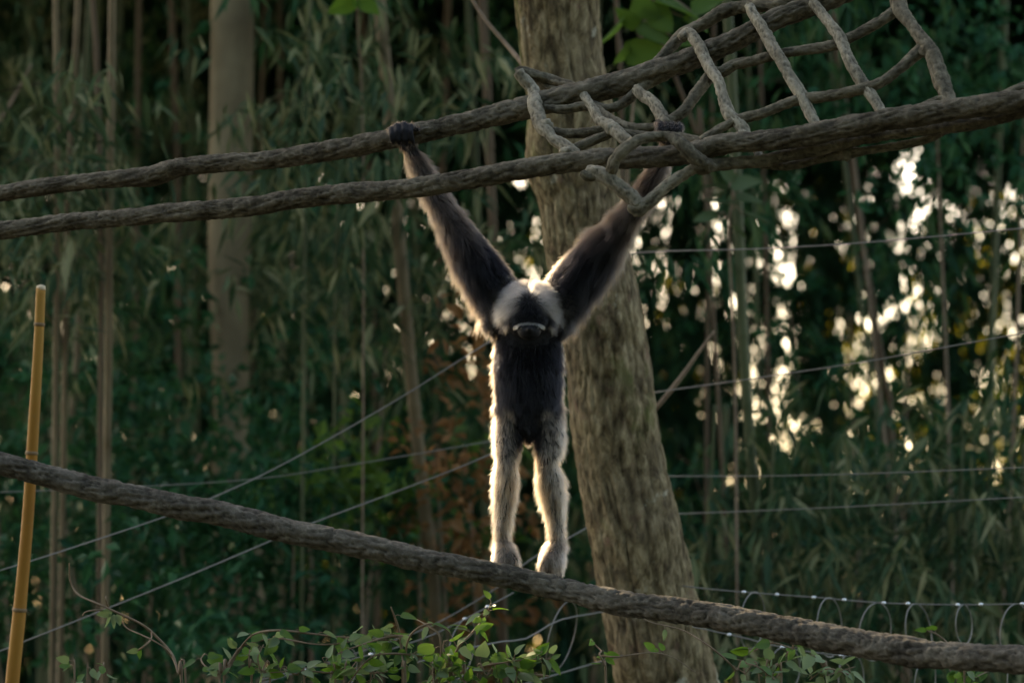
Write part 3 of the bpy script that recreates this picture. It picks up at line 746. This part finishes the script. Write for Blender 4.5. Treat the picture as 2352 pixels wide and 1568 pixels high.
# culms seen one by one (x, y on the photograph; width; depth)
bamboo([(868, -20), (885, 150), (905, 400), (930, 700), (958, 1000), (985, 1250), (1000, 1420)], 30, 16.5, M_CULM, 'thick tan bamboo culm rising just beside the gibbon\'s gripping arm', 45, 0, 560, .55, M_PLEAF)
bamboo([(1108, 20), (1118, 180), (1128, 420), (1140, 700), (1150, 1000)], 21, 17.5, M_CULMB, 'slender brown bamboo culm against the leaning trunk\'s side', 30, -200, 500, .6)
bamboo([(258, -10), (256, 200), (252, 430), (250, 760), (247, 1000), (245, 1160)], 18, 15.4, M_CULM, 'straight tan bamboo culm between the cut pole and the pale trunk', 75, 170, 560, .55, M_PLEAF)
bamboo([(212, -10), (222, 130), (230, 400), (232, 700)], 13, 15.8, M_CULMB, 'thin brown bamboo culm behind pale drooping leaves', 60, 150, 520, .5, M_PLEAF)
bamboo([(180, -10), (172, 150), (158, 420), (150, 800)], 14, 15.9, M_CULM, 'tan bamboo culm leaning above the cut pole', 60, 210, 600, .5, M_PLEAF)
bamboo([(128, -10), (130, 190), (132, 500), (128, 900)], 14, 15.6, M_CULM, 'tan bamboo culm directly behind the cut pole', 50, 240, 700, .5, M_PLEAF)
bamboo([(320, -10), (316, 240), (312, 600)], 12, 22, M_CULMB, 'thin brown culm of a pair beside the pale trunk', 30, 200, 600, .8, M_BLEAF)
bamboo([(393, -10), (402, 240), (410, 600)], 14, 22, M_CULMB, 'reddish-brown bamboo culm close to the pale trunk', 40, 240, 560, .7, M_PLEAF)
bamboo([(428, -10), (432, 200), (436, 500)], 12, 23, M_CULMG, 'greenish bamboo culm touching the pale trunk\'s edge', 30, 260, 700, .8, M_BLEAF)
bamboo([(186, 640), (178, 800), (165, 950), (150, 1200)], 14, 18, M_CULM, 'short tilted tan bamboo culm beside the cut pole', 20, 620, 900, .5, M_BLEAF, zt=None)
bamboo([(1693, 440), (1706, 760), (1725, 1050), (1742, 1330)], 25, 15.8, M_CULMG, 'olive bamboo culm standing right of the leaning trunk before bright gaps', 26, -150, 520, .7, M_BLEAF)
bamboo([(1965, 420), (1985, 580), (2010, 740), (2032, 880), (2050, 1050)], 15, 19, M_CULMB, 'slim brown tilted culm crossed by fence wires', 30, 0, 600, .8, M_BLEAF)
bamboo([(1945, 420), (1966, 600), (1985, 760), (2005, 900), (2015, 1050)], 11, 19.5, M_CULMG, 'slim green tilted culm next to a brown one', 20, 0, 600, .8, M_BLEAF)
bamboo([(1668, 930), (1663, 1050), (1655, 1250), (1648, 1350)], 15, 17.5, M_CULMG, 'dark green bamboo culm near the leaning trunk\'s foot', 12, 1000, 1350, .5, M_BLEAF, zt=None)
bamboo([(790, 1100), (785, 1300), (780, 1500)], 20, 21, M_CULMG, 'dim green culm under the sagging rope', 0, 0, 0, zt=6)
bamboo([(640, 1050), (635, 1300), (640, 1500)], 15, 22, M_CULMG, 'dim thin culm below the pale trunk', 0, 0, 0, zt=6)
bamboo([(1415, -20), (1422, 130), (1428, 300)], 11, 16, M_CULMB, 'thin reddish stem among broad leaves beside the leaning trunk', 0, 0, 0, zt=6)
bamboo([(1520, 90), (1560, 200), (1600, 310), (1620, 420)], 9, 16.5, M_CULMB, 'thin slanting stem seen through the rope net', 0, 0, 0, zt=6)
# grove without a face of its own: foliage masses, each still its own plant
grp = 'background bamboo of the grove'
lab = 'background bamboo with drooping dark leaves in the grove'
spots = []
for k in range(40):
    px_ = rng.uniform(-350, 2700); dd = rng.uniform(19, 28)
    if 1480 < px_ < 2352: dd = rng.uniform(17, 22)
    if 380 < px_ < 700: dd = rng.uniform(24, 29)
    spots.append((px_, dd))
for px_, dd in spots:
    rightside = px_ > 1450
    lean = rng.uniform(-40, 40)
    n_ = 84 if not rightside else 56
    yl, yh = (-250, 1500) if not rightside else ((1000, 1560) if rng.random() < .72 else (-250, 330))
    wq = rng.uniform(8, 15); mi = int(rng.integers(3)); pl_ = (not rightside) and rng.random() < .35
    where = 'behind the cut pole' if px_ < 330 else 'beyond the pale trunk' if px_ < 700 else 'between the pale trunk and the leaning trunk' if px_ < 1350 else 'behind the fence wires past the leaning trunk'
    lb = ('slim ' if wq < 11.5 else 'stout ') + ['brown', 'dark green', 'dark green'][mi] + ' background bamboo with ' + ('pale' if pl_ else 'dark') + ' leaves ' + where
    bamboo([(px_ + lean, 0), (px_ + lean * .4, 500), (px_, 1000)], wq, dd, [M_CULMB, M_CULMG, M_CULMG][mi], lb, n_, yl, yh, .95, M_PLEAF if pl_ else M_BLEAF, grp)

for (px_, yt, dd, ns, lm, lb) in ((1765, 1010, 15.6, 42, M_PLEAF, 'young bamboo with grey-green drooping leaves beside the olive culm'),
                                (1900, 1060, 15.4, 70, M_PLEAF, 'young bamboo with loose drooping leaves behind the lowest fence wires'),
                                (2040, 1020, 15.8, 55, M_PLEAF, 'young bamboo with grey-green leaves below the slim tilted culms'),
                                (2200, 1000, 15.5, 70, M_PLEAF, 'young dense-leaved bamboo behind the wire loops'),
                                (2340, 1020, 15.4, 60, M_PLEAF, 'young grey-green bamboo behind the far ends of the fence wires'),
                                (700, 60, 16.0, 60, M_PLEAF, 'bamboo with pale drooping leaves between the pale trunk and the tan culm'),
                                (770, 330, 16.6, 50, M_PLEAF, 'bamboo with hanging pale leaves above the two ropes beside the tan culm'),
                                (1630, 930, 15.6, 30, M_PLEAF, 'young leafy bamboo tucked against the leaning trunk')):
    low = yt > 900
    bamboo([(px_ + 12, yt), (px_ + 4, yt + 200), (px_, yt + 500)], 8, dd, M_CULMG, lb, ns, yt, yt + (420 if low else 480), .42, lm, 'leafy bamboo at the grove\'s edge', zt=None if low else 7)

# ------------------------------------------------------------------ shrubs
def shrub(px_, py_, dd, rx, ry, nclump, label, mat=None, lf=(.06, .11), wr=.5, name='shrub'):
    c = P(px_, py_, dd); b0 = c.copy(); b0[2] = -.12
    o = thing(name, b0, label, 'shrub', 'shrubs under the bamboo')
    for k in range(3):
        e = c + np.array([(k - 1) * rx * .5, 0, -ry * .2])
        tube('stem', [b0 + np.array([(k - 1) * .04, 0, 0]), (b0 + e) / 2 + np.array([.05 * k, 0, 0]), e], [.016, .012, .006], .08, 6, None, M_TWIG, o)
    cen = c + rng.normal(size=(nclump, 3)) * np.array([rx * .55, .5, ry * .5])
    cen[:, 1] = np.maximum(cen[:, 1], 13.4); cen[:, 2] = np.maximum(cen[:, 2], .1)
    f = obj('foliage', leaves_mesh('foliage', *sprays(cen, 7, .10, lf[0], lf[1], wr, .15), shape='ovate'), mat or M_SHRUB, o); f['kind'] = 'stuff'
    return o
shrub(330, 1010, 17.5, .9, .5, 130, 'leafy green shrub right of the cut bamboo pole')
shrub(120, 900, 18.5, .7, .8, 120, 'leafy dark shrub behind the cut bamboo pole')
shrub(450, 1250, 17, 1.1, .6, 170, 'broad leafy shrub below the pale trunk, behind the sagging rope')
shrub(160, 1300, 16.5, .8, .7, 120, 'dense shrub at the foot of the cut bamboo pole')
shrub(860, 1130, 17, .45, .3, 70, 'bright green bush beside the thick tan culm', M_BROAD, (.07, .12))
shrub(1080, 1080, 16.5, .3, .75, 80, 'rusty dry-leaved bush behind the gibbon\'s legs', M_DRY, (.06, .1))
shrub(545, 1180, 16.4, .55, .35, 110, 'dense low shrub hiding the pale trunk\'s base')
shrub(525, 1430, 16.0, .6, .45, 130, 'dark leafy shrub low under the sagging rope, before the pale trunk')
shrub(700, 720, 19, .9, 1.0, 130, 'tall loose shrub right of the pale trunk')
shrub(1800, 1300, 17, 1.0, .5, 120, 'low shrub behind the wire to the right of the leaning trunk')
shrub(2200, 1150, 18, 1.0, .7, 150, 'dense shrub behind the fence wires at the grove\'s edge')
shrub(2150, 200, 17.5, .9, .7, 130, 'high leafy bush hanging behind the net\'s outer cords')
shrub(1950, 650, 23, .8, 1.0, 60, 'thin bush standing in front of the bright gaps')

# ------------------------------------------------------------------ far thicket that closes the view, and the sunlit trees beyond
def far_mass(name, n, box, lf, wr, mat, label, cat, dens=None):
    C = rng.uniform(0, 1, (n, 3)) * (np.array(box[1]) - np.array(box[0])) + np.array(box[0])
    if dens is not None: C = C[dens(C)]
    m = len(C)
    D = rng.normal(size=(m, 3)) * .6 + np.array([0, 0, -.8]); L = rng.uniform(*lf, m)
    o = obj(name, leaves_mesh(name, C, D, L, L * wr, gap=.9), mat)
    tag(o, label, cat, kind='stuff'); return o
cols = np.array([-1.5, -.35, .12, 1.18, 1.46, 2.02, 2.40, 2.66, 3.30, 3.48, 3.80, 3.98, 4.30, 4.56, 4.80, 5.02, 5.6, 6.2])
cw = np.array([.03, .03, .05, .045, .06, .075, .065, .075, .05, .06, .065, .075, .04, .06, .075, .085, .06, .06])
def curtain(C):
    x_, z_ = C[:, 0], C[:, 2]
    keep_ = np.ones(len(C), bool)
    for k, (cx_, w_) in enumerate(zip(cols, cw)):
        nz = vnoise(np.stack([0 * z_ + k * 7.7, z_ * 2.6, 0 * z_ + 3], 1)); n2 = vnoise(np.stack([x_ * 6, z_ * 5, 0 * z_ + k], 1))
        lo_ = 3.4 if k > 4 else 4.2; hi_ = 6.4 if k < 8 else 7.2
        inn = (np.abs(x_ - cx_ - .05 * np.sin(z_ * 1.3 + cx_ * 5)) < w_ * (1 + .5 * n2)) & (z_ > lo_) & (z_ < hi_) & (nz < .3)
        keep_ &= ~inn
    hr = np.random.default_rng(5)
    for k in range(42):
        hx_, hz_, hr_ = hr.uniform(-3.0, 5.2), hr.uniform(4.0, 7.4), hr.uniform(.03, .075)
        if hx_ < .2 and k % 3: continue
        keep_ &= ((x_ - hx_)**2 + (z_ - hz_)**2 > (hr_ + .07)**2)
    return keep_
far_mass('bamboo_thicket', 250000, ((-13, 32.5, 0), (11.5, 34.2, 9.0)), (.22, .40), .17, M_FAR, 'far dense bamboo thicket closing the view, pierced by bright gaps', 'thicket', curtain)
far_mass('shade_canopy', 98000, ((-22, 34.5, 7.5), (14, 38, 24)), (.5, .9), .35, M_FAR, 'unseen high dark canopy over the far thicket, added to keep sun off the grove', 'canopy')  # out of view; height set to block direct sun on grove and ropes
far_mass('overhead_shade_leaves', 26000, ((-12, 17.8, 8.4), (9, 33, 11)), (.5, .9), .35, M_FAR, 'unseen high leaf canopy added over the bamboo grove to darken its depths', 'canopy')  # out of view; added to block overhead skylight from the deep grove
far_mass('sunlit_scrub', 42000, ((-4, 39.3, 0), (11, 41, 8.0)), (.16, .30), .32, M_SUNNY, 'sunlit yellow-green scrub glimpsed beyond the thicket', 'scrub',
         lambda C: rng.random(len(C)) < np.clip(1.1 - C[:, 2] / 7.0 + .7 * vnoise(C * np.array([1.6, 0, .5])), 0, 1))
far_mass('added_forest_edge', 26000, ((-24, -12, 0), (24, -9, 21)), (.7, 1.2), .4, M_FAR, 'unseen leafy forest edge behind the camera, added to cut frontal skylight', 'forest')  # added behind the camera so ropes and fur are lit mostly from above

# ------------------------------------------------------------------ fence wire
def wire(pix, dep, label, rad=.0022, name='fence_wire', cat='wire', group='taut fence wires', mat=None, parent=None, ext=True):
    pix = np.array(pix, float); d = np.linspace(*dep, len(pix)) if len(dep) == 2 else np.array(dep)
    pts = P(pix[:, 0], pix[:, 1], d)
    o = tube(name, pts, np.full(len(pts), rad), .06, 6, None, mat or M_WIRE, parent)
    if parent is None: tag(o, label, cat, group)
    return o
wire([(1400, 585), (1530, 577), (1750, 571), (2000, 556), (2352, 524), (2700, 490)], (13.4, 12.0), 'taut fence wire at the height of the gibbon\'s shoulders')
wire([(1430, 912), (1530, 897), (1750, 866), (2000, 828), (2352, 764), (2700, 700)], (13.4, 12.0), 'slanting fence wire at the height of the gibbon\'s hips')
wire([(1450, 1093), (1570, 1093), (1800, 1092), (2050, 1085), (2352, 1073), (2700, 1060)], (13.4, 12.0), 'taut fence wire level with the gibbon\'s knees', .0018)
wire([(1450, 1182), (1570, 1179), (1800, 1170), (2050, 1158), (2352, 1141), (2700, 1120)], (13.4, 12.0), 'taut fence wire level with the gibbon\'s shins', .0018)
wire([(1180, 755), (1120, 787), (900, 925), (650, 1066), (500, 1137), (390, 1182), (200, 1246), (60, 1291), (-200, 1370)], (13.2, 11.8), 'fence wire sloping from the gibbon\'s chest down to the bamboo pole', .0024)
wire([(1180, 1003), (1050, 1026), (800, 1068), (600, 1098), (340, 1116), (0, 1130)], (13.6, 13.0), 'faint fence wire running behind the pale trunk\'s base', .0018)
wire([(1190, 1015), (1050, 1075), (880, 1140), (720, 1200), (560, 1268), (400, 1335), (200, 1415), (0, 1494), (-200, 1570)], (13.0, 11.8), 'fence wire sloping from the gibbon\'s thighs under the sagging rope', .0025)
wire([(1400, 1180), (1345, 1213), (1270, 1255), (1210, 1290), (1140, 1350), (1000, 1432), (880, 1478), (760, 1518), (640, 1556), (500, 1600)], (13.2, 12.2), 'fence wire sloping from behind the feet into the vines', .0025)
wire([(1430, 1390), (1380, 1405), (1283, 1424), (1210, 1465), (1150, 1473), (1060, 1492), (960, 1520)], (12.4, 11.8), 'curving fence wire in the middle vines beside the trunk', .003)
wire([(1450, 1500), (1380, 1518), (1295, 1543), (1210, 1568), (1100, 1600)], (12.4, 12.0), 'lowest fence wire meeting the leaning trunk', .003)
def clips(parent, pix, dep, rpx=5.5):
    for (x_, y_), d_ in zip(pix, np.broadcast_to(dep, (len(pix),))):
        V = P(x_, y_, d_) + (IV * np.array([1.3, 1, .9])) * rpx * .75 * mpp(d_)
        obj('clip', CLIP_ME(V), M_CLIP, parent)
def CLIP_ME(V): return fast_mesh('clip', V, IF)
def coil(label, strand, dep, clip_x, rings):
    st = np.array(strand, float); d = np.linspace(dep[0], dep[1], len(st))
    o = thing('coiled_wire', [*P(st[0, 0], st[0, 1], d[0])[:2], 0], label, 'wire', 'coils of wire along the fence')
    tube('strand', P(st[:, 0], st[:, 1], d), np.full(len(st), .0024), .05, 6, None, M_WIRE, o)
    cy = np.interp(clip_x, st[:, 0], st[:, 1]); cd = np.interp(clip_x, st[:, 0], d)
    clips(o, list(zip(clip_x, cy)), cd)
    for (x_, y_, rw, rh, tilt) in rings:
        dd = float(np.interp(x_, st[:, 0], d)); a_ = np.linspace(0, 2 * np.pi, 25)
        yaw = math.acos(min(.98, rw / rh))
        c_ = P(x_, y_, dd); R_ = rh * mpp(dd)
        pts_ = c_ + np.outer(np.cos(a_) * R_, np.array([math.cos(yaw), math.sin(yaw), 0])) + np.outer(np.sin(a_) * R_, np.array([tilt, 0, 1.0]))
        tube('loop', pts_, np.full(25, .0022), .02, 6, None, M_WIRE, o, cap=False)
    return o
coil('wire strand with clips and hanging loops above the lower rope\'s far end', [(1560, 1344), (1591, 1348), (1708, 1359), (1869, 1371), (2030, 1384), (2198, 1388), (2352, 1386), (2600, 1382)], (12.4, 12.0),
     [1708, 1785, 1869, 1939, 2030, 2085, 2200, 2253, 2348], [(1728, 1425, 32, 66, .1), (1905, 1440, 34, 68, 0), (2010, 1450, 42, 66, .1), (2110, 1452, 36, 66, -.1), (2214, 1434, 24, 46, 0), (2330, 1450, 40, 64, .1)])
coil('wire strand with clips and loops half hidden in vines under the lower rope', [(1590, 1438), (1700, 1462), (1800, 1486), (1930, 1504), (2070, 1503), (2200, 1500), (2450, 1500)], (12.2, 11.8),
     [1675, 1797, 1932, 1969, 2140, 2240], [(1800, 1540, 40, 56, .1), (1955, 1556, 34, 58, 0), (2125, 1565, 30, 60, .1), (2340, 1565, 34, 62, 0)])
coil('wire strand with clips and loose loops behind the middle vines', [(1180, 1360), (1060, 1425), (960, 1470), (830, 1508), (700, 1535), (600, 1560)][::-1], (11.9, 12.3),
     [697, 770, 852, 1068, 1120], [(1290, 1460, 30, 80, .25), (790, 1540, 26, 52, .2), (1060, 1490, 28, 70, .2)])

# ------------------------------------------------------------------ vines in front of the fence
def leaf_shape(name, wid, notch, curl):
    n_ = 7; u_ = np.linspace(0, 1, n_)
    wdt = wid * np.sin(np.pi * u_**.75)**.85 * (1 - .25 * u_)
    wdt[0] = .015; wdt[-1] = .0
    mid = np.stack([u_, 0 * u_, -curl * u_**2], 1)
    l = mid + np.stack([-notch * (u_ < .25) * wdt, wdt, .28 * wdt + .02 * np.sin(u_ * 9)], 1); r = mid + np.stack([-notch * (u_ < .25) * wdt, -wdt, .28 * wdt + .02 * np.cos(u_ * 8)], 1)
    V = np.vstack([mid, l, r]); F = []
    for k in range(n_ - 1):
        F += [[k, k + 1, n_ + k + 1, n_ + k], [k, 2 * n_ + k, 2 * n_ + k + 1, k + 1]]
    me = fast_mesh(name, V, np.array(F)); return me
LEAF = [leaf_shape('leaf', .30, .25, .25), leaf_shape('leaf', .36, .35, .12), leaf_shape('leaf', .24, .1, .4), leaf_shape('leaf', .33, .3, -.1)]
M_VINE2 = leaf_mat('pale_vine_leaf', [(.09, .15, .075), (.14, .20, .11), (.20, .25, .15)], transl=(.3, .45, .12), tf=.3, rough=.5)
M_VINE3 = leaf_mat('bright_vine_leaf', [(.05, .13, .02), (.075, .165, .03), (.085, .175, .03)], transl=(.2, .38, .02), tf=.38)
for o_ in LEAF: o_.materials.append(M_VINE)
def put_leaf(parent, p, direction, size, mat=None, me=None, face=.6):
    me = me or LEAF[int(rng.integers(4))]
    o = bpy.data.objects.new('leaf', me); COL.objects.link(o)
    X_ = Vector(direction).normalized()
    nrm_ = Vector((-FWD * face * .7 + np.array([0, 0, .6]) + rng.normal(size=3) * .7)); Y_ = nrm_.cross(X_).normalized(); Z_ = X_.cross(Y_)
    Mx = Matrix((X_, Y_, Z_)).transposed().to_4x4() @ Matrix.Scale(size, 4); Mx.translation = Vector(p)
    o.parent = parent; o.matrix_parent_inverse = Matrix.Translation(-parent.location); o.matrix_basis = Mx
    if mat is not None:
        o.material_slots[0].link = 'OBJECT'; o.material_slots[0].material = mat
    return o
VM = [None, None, M_VINE2, M_VINE2, M_VINE3]
def vine(label, stems, dep, leaves, rad=2.2, size=(26, 46), name='vine', only=None, group='vines climbing the fence'):
    """stems: pixel polylines, the first one running down out of the frame to the ground"""
    st0 = np.array(stems[0], float); p_end = P(st0[-1, 0], st0[-1, 1], dep)
    g_ = np.array([p_end[0] + .05, p_end[1] + .1, -.1])
    o = thing(name, g_, label, 'vine', group)
    al = []
    for k, st in enumerate(stems):
        st = np.array(st, float); dd = dep + .05 * np.sin(np.arange(len(st)) * 1.3 + k)
        pts_ = P(st[:, 0], st[:, 1], dd)
        rr_ = np.linspace(.55, 1, len(pts_)) * (rad if k == 0 else rad * .8) * 1.35 * mpp(dep)
        if st[-1, 1] > 1560:
            e_ = np.array([pts_[-1][0] * .6 + g_[0] * .4, pts_[-1][1] * .6 + g_[1] * .4, .7]); pts_ = np.vstack([pts_, e_, g_]); rr_ = np.r_[rr_, rr_[-1] * 1.1, rr_[-1] * 1.2]
        wig = lambda s, th, r: r * .25 * vnoise(np.stack([s * 30, 0 * s, 0 * s + k], 1))
        tube('stem', pts_, rr_, .012, 7, wig, M_TWIG, o)
        C_, s__, _ = resample(pts_, .01); vis = C_[to_px(C_)[1] < 1585]; al.append((vis, k))
    lens = np.array([len(v_) for v_, _ in al], float)
    for q_ in range(leaves):
        v_, k = al[int(rng.choice(len(al), p=lens / lens.sum()))]
        i_ = int(len(v_) * rng.random()**1.2); i_ = min(i_, len(v_) - 1)
        sz = rng.uniform(*size) * 1.0 * mpp(dep)
        dr_ = np.array([rng.normal() * .9, -.3 + rng.normal() * .4, rng.normal() * .55 - .1])
        st_ = unit(dr_ + np.array([0, 0, .35])) * sz * .35
        tube('petiole', [v_[i_], v_[i_] + st_ * .5 + np.array([0, 0, .004]), v_[i_] + st_], .9 * mpp(dep), .01, 5, None, M_TWIG, o)
        put_leaf(o, v_[i_] + st_ * .98, dr_, sz, VM[int(rng.integers(5))] if only is None else only)
    return o
vine('bare twining brown vine with few leaves beside the bamboo pole', [
    [(159, 1293), (162, 1334), (181, 1365), (226, 1386), (273, 1408), (325, 1433), (359, 1461), (393, 1498), (410, 1546), (417, 1570)],
    [(273, 1412), (290, 1440), (325, 1457), (359, 1474), (386, 1495), (407, 1529), (427, 1570)],
    [(348, 1447), (347, 1466), (332, 1482), (318, 1492)], [(190, 1412), (198, 1404), (225, 1400), (262, 1402)], [(243, 1368), (244, 1380), (250, 1396)]], 10.6, 0, 2.6)
lv = bpy.data.objects[[o.name for o in COL.objects if o.name.startswith('vine')][-1]]
for (x_, y_, dx_, dy_, sz_) in ((258, 1404, -1, -.25, 40), (262, 1410, .1, -1, 34), (250, 1408, -.2, -1, 36), (268, 1410, .35, -1, 28), (318, 1490, -.8, -.3, 30), (322, 1488, -.1, -1, 26)):
    put_leaf(lv, P(x_, y_, 10.58), RIGHT * dx_ + UP * dy_, sz_ * mpp(10.6), M_VINE2 if sz_ > 27 else M_VINE3, face=1.4)
vine('long trailing vine stem arching under the rope with pale drooping leaves', [
    [(912, 1459), (861, 1461), (799, 1463), (720, 1455), (639, 1447), (581, 1457), (548, 1495), (525, 1535), (515, 1572)],
    [(912, 1470), (840, 1468), (770, 1478), (718, 1478), (636, 1466), (561, 1481), (533, 1512), (513, 1546), (505, 1572)],
    [(470, 1500), (462, 1515), (480, 1535), (520, 1545)], [(605, 1480), (592, 1510), (600, 1540), (620, 1572)], [(573, 1490), (572, 1530), (578, 1572)]], 10.5, 58, 2.3)
vine('vine with a bare dark upright twig and an arched pale stem', [
    [(898, 1393), (916, 1446), (923, 1498), (929, 1534), (930, 1572)],
    [(1050, 1487), (1030, 1450), (1000, 1433), (964, 1439), (938, 1468), (929, 1520), (925, 1572)],
    [(953, 1420), (982, 1436), (1010, 1460), (1014, 1520)], [(800, 1568), (850, 1510), (900, 1500), (960, 1505), (1010, 1512)], [(776, 1500), (830, 1480), (890, 1462), (925, 1460)]], 10.45, 46, 2.8)
vine('leafy vine with one tall fresh shoot below the gibbon\'s feet', [
    [(1128, 1384), (1117, 1417), (1103, 1432), (1077, 1461), (1055, 1483), (1040, 1520), (1035, 1572)],
    [(1020, 1470), (1017, 1497), (1026, 1534), (1040, 1572)], [(1061, 1520), (1064, 1545), (1068, 1572)], [(998, 1516), (997, 1545), (997, 1572)], [(1033, 1505), (1034, 1572)]], 10.4, 56, 3.0, only=None)
vine('dense low vine of broad rounded leaves beneath the gibbon', [
    [(1245, 1495), (1215, 1530), (1190, 1550), (1185, 1572)], [(1180, 1512), (1182, 1540), (1183, 1572)], [(1147, 1516), (1130, 1536), (1117, 1552), (1100, 1574)], [(1270, 1512), (1200, 1515), (1150, 1522), (1100, 1530)], [(960, 1568), (1060, 1545), (1140, 1540), (1260, 1552)]], 10.5, 60, 2.6, (30, 52))
vine('low vine thicket with small mixed leaves at the trailing stem\'s root', [
    [(640, 1530), (680, 1550), (700, 1575)], [(740, 1510), (760, 1545), (770, 1575)], [(820, 1515), (800, 1545), (790, 1575)], [(880, 1520), (860, 1550), (850, 1575)], [(600, 1545), (700, 1540), (800, 1548), (900, 1540)]], 10.55, 70, 2.0, (22, 42))
vine('slender vine shoot with fresh leaves crossing the leaning trunk', [
    [(1358, 1470), (1366, 1479), (1381, 1494), (1377, 1501), (1388, 1527), (1392, 1572)],
    [(1600, 1545), (1546, 1509), (1495, 1498), (1421, 1507), (1377, 1505)]], 10.6, 9, 1.8, (22, 34), only=M_VINE3)
vine('long thin vine stem bowing across the leaning trunk\'s foot', [
    [(1451, 1406), (1495, 1428), (1566, 1446), (1613, 1472), (1657, 1505), (1690, 1538), (1712, 1572)], [(1675, 1522), (1710, 1545), (1745, 1572)]], 10.6, 7, 1.8, (22, 36))
vine('leafy vine with a forked dry stem right of the leaning trunk', [
    [(1823, 1468), (1818, 1490), (1778, 1534), (1760, 1572)], [(1778, 1532), (1790, 1550), (1795, 1572)], [(1734, 1494), (1756, 1479), (1785, 1477), (1822, 1490)], [(1700, 1520), (1740, 1530), (1780, 1560)]], 10.6, 34, 2.2, (28, 46))
vine('pale broad-leaved vine under the sagging rope beyond the trunk', [
    [(1870, 1505), (1890, 1530), (1900, 1572)], [(1965, 1530), (1930, 1540), (1900, 1550)], [(1860, 1560), (1900, 1535), (1950, 1548)]], 10.9, 22, 2.0, (30, 50), only=M_VINE2)
vine('small fresh vine tuft below the far end of the lower rope', [
    [(2235, 1515), (2225, 1535), (2215, 1572)], [(2180, 1530), (2205, 1545), (2215, 1565)], [(2270, 1540), (2240, 1555), (2215, 1572)]], 11.0, 22, 2.0, (26, 42))
vine('lone green shoot poking above the lower rope beside wire loops', [
    [(2130, 1448), (2150, 1455), (2180, 1480), (2195, 1520), (2200, 1572)]], 11.3, 4, 2.0, (24, 34), only=M_VINE3)
vine('tiny dark sprout at the foot of the bamboo pole', [
    [(168, 1510), (170, 1535), (172, 1572)], [(205, 1545), (200, 1572)], [(240, 1550), (236, 1572)]], 10.6, 10, 1.6, (22, 34))

# ------------------------------------------------------------------ broad-leaved saplings and loose branches
def broad(label, stem, dep, lv_, mat, rpx=4, name='sapling'):
    st = np.array(stem, float); pts_ = P(st[:, 0], st[:, 1], np.full(len(st), dep)); g_ = pts_[-1].copy(); g_[2] = -.1
    o = thing(name, g_, label, 'sapling', 'broad-leaved saplings'); pts_ = np.vstack([pts_, g_])
    tube('stem', pts_, np.linspace(.6, 1.3, len(pts_)) * rpx * mpp(dep), .04, 8, None, M_TWIG, o)
    C_, _, _ = resample(pts_, .05)
    for (x_, y_, ang, sz_) in lv_:
        p_ = P(x_, y_, dep - .1); dr_ = RIGHT * math.cos(ang) + UP * math.sin(ang) - FWD * .2
        near = C_[np.argmin(np.linalg.norm(C_ - p_, axis=1))]
        b_ = p_ - unit(dr_) * sz_ * mpp(dep) * .5
        tube('petiole', [near, (near + b_) / 2 + np.array([0, 0, .03]), b_], 1.6 * mpp(dep), .03, 5, None, M_TWIG, o)
        put_leaf(o, b_, dr_, sz_ * mpp(dep), mat, LEAF[1], face=.9)
    return o
broad('sapling with big round green leaves between the leaning trunk and the net', [(1500, -60), (1470, 120), (1450, 300), (1440, 600)], 14.6,
      [(1487, 23, -.6, 84), (1560, 20, -.3, 120), (1520, 45, -.9, 90), (1405, 74, -2.2, 92), (1440, 40, 2.6, 70), (1507, 84, -.4, 100), (1482, 118, .1, 100), (1600, 55, -.5, 70), (1575, 95, -.3, 60), (1430, 130, -2.6, 60), (1625, 10, .4, 80)], M_BROAD)
broad('sapling with bright yellow-green leaves hanging beside the thick tan culm\'s top', [(815, -120), (818, -20), (822, 60), (835, 500)], 15.5,
      [(785, 14, -2.6, 74), (848, 14, -.7, 62), (812, 0, -1.4, 46), (870, -15, -.3, 50)], M_VINE3, 2)
broad('sapling with flat horizontal leaves in front of the olive culm', [(1690, 380), (1680, 470), (1675, 560), (1690, 1000)], 15.2,
      [(1640, 428, 3.0, 70), (1715, 420, .2, 76), (1650, 462, 3.2, 80), (1722, 458, -.1, 70), (1620, 500, 3.3, 60), (1740, 500, -.2, 70), (1700, 535, -.6, 50), (1668, 395, 2.2, 50)], M_PLEAF, 3)
br_ = tube('branch', [P(1062, -40, 12.9), P(1092, 12, 12.85), P(1122, 55, 12.8), P(1165, 105, 12.75), P(1210, 158, 12.6)], np.array([3.5, 4, 4.5, 5, 6.5]) * mpp(12.7), .02, 8, None, M_TWIG, tree)
def stick(label, pix, dep, rpx, group='loose dead sticks'):
    st = np.array(pix, float); pts_ = P(st[:, 0], st[:, 1], np.full(len(st), dep))
    o = tube('dead_branch', pts_, np.linspace(.7, 1.2, len(pts_)) * rpx * mpp(dep), .04, 7, lambda s, th, r: r * .2 * vnoise(np.stack([s * 8, 0 * s, 0 * s], 1)), M_TWIG)
    tag(o, label, 'branch', group); return o
stick('dead stick leaning against the leaning trunk behind the slanting wire', [(1640, 760), (1605, 809), (1560, 872), (1505, 940)], 13.3, 5)
stick('dead stick slanting up among pale bamboo leaves', [(72, 148), (40, 210), (10, 262), (-60, 360)], 16.5, 4)
stick('dead slanting stick beside the pale trunk\'s foot', [(500, 960), (470, 1030), (430, 1100), (380, 1180)], 18, 6)
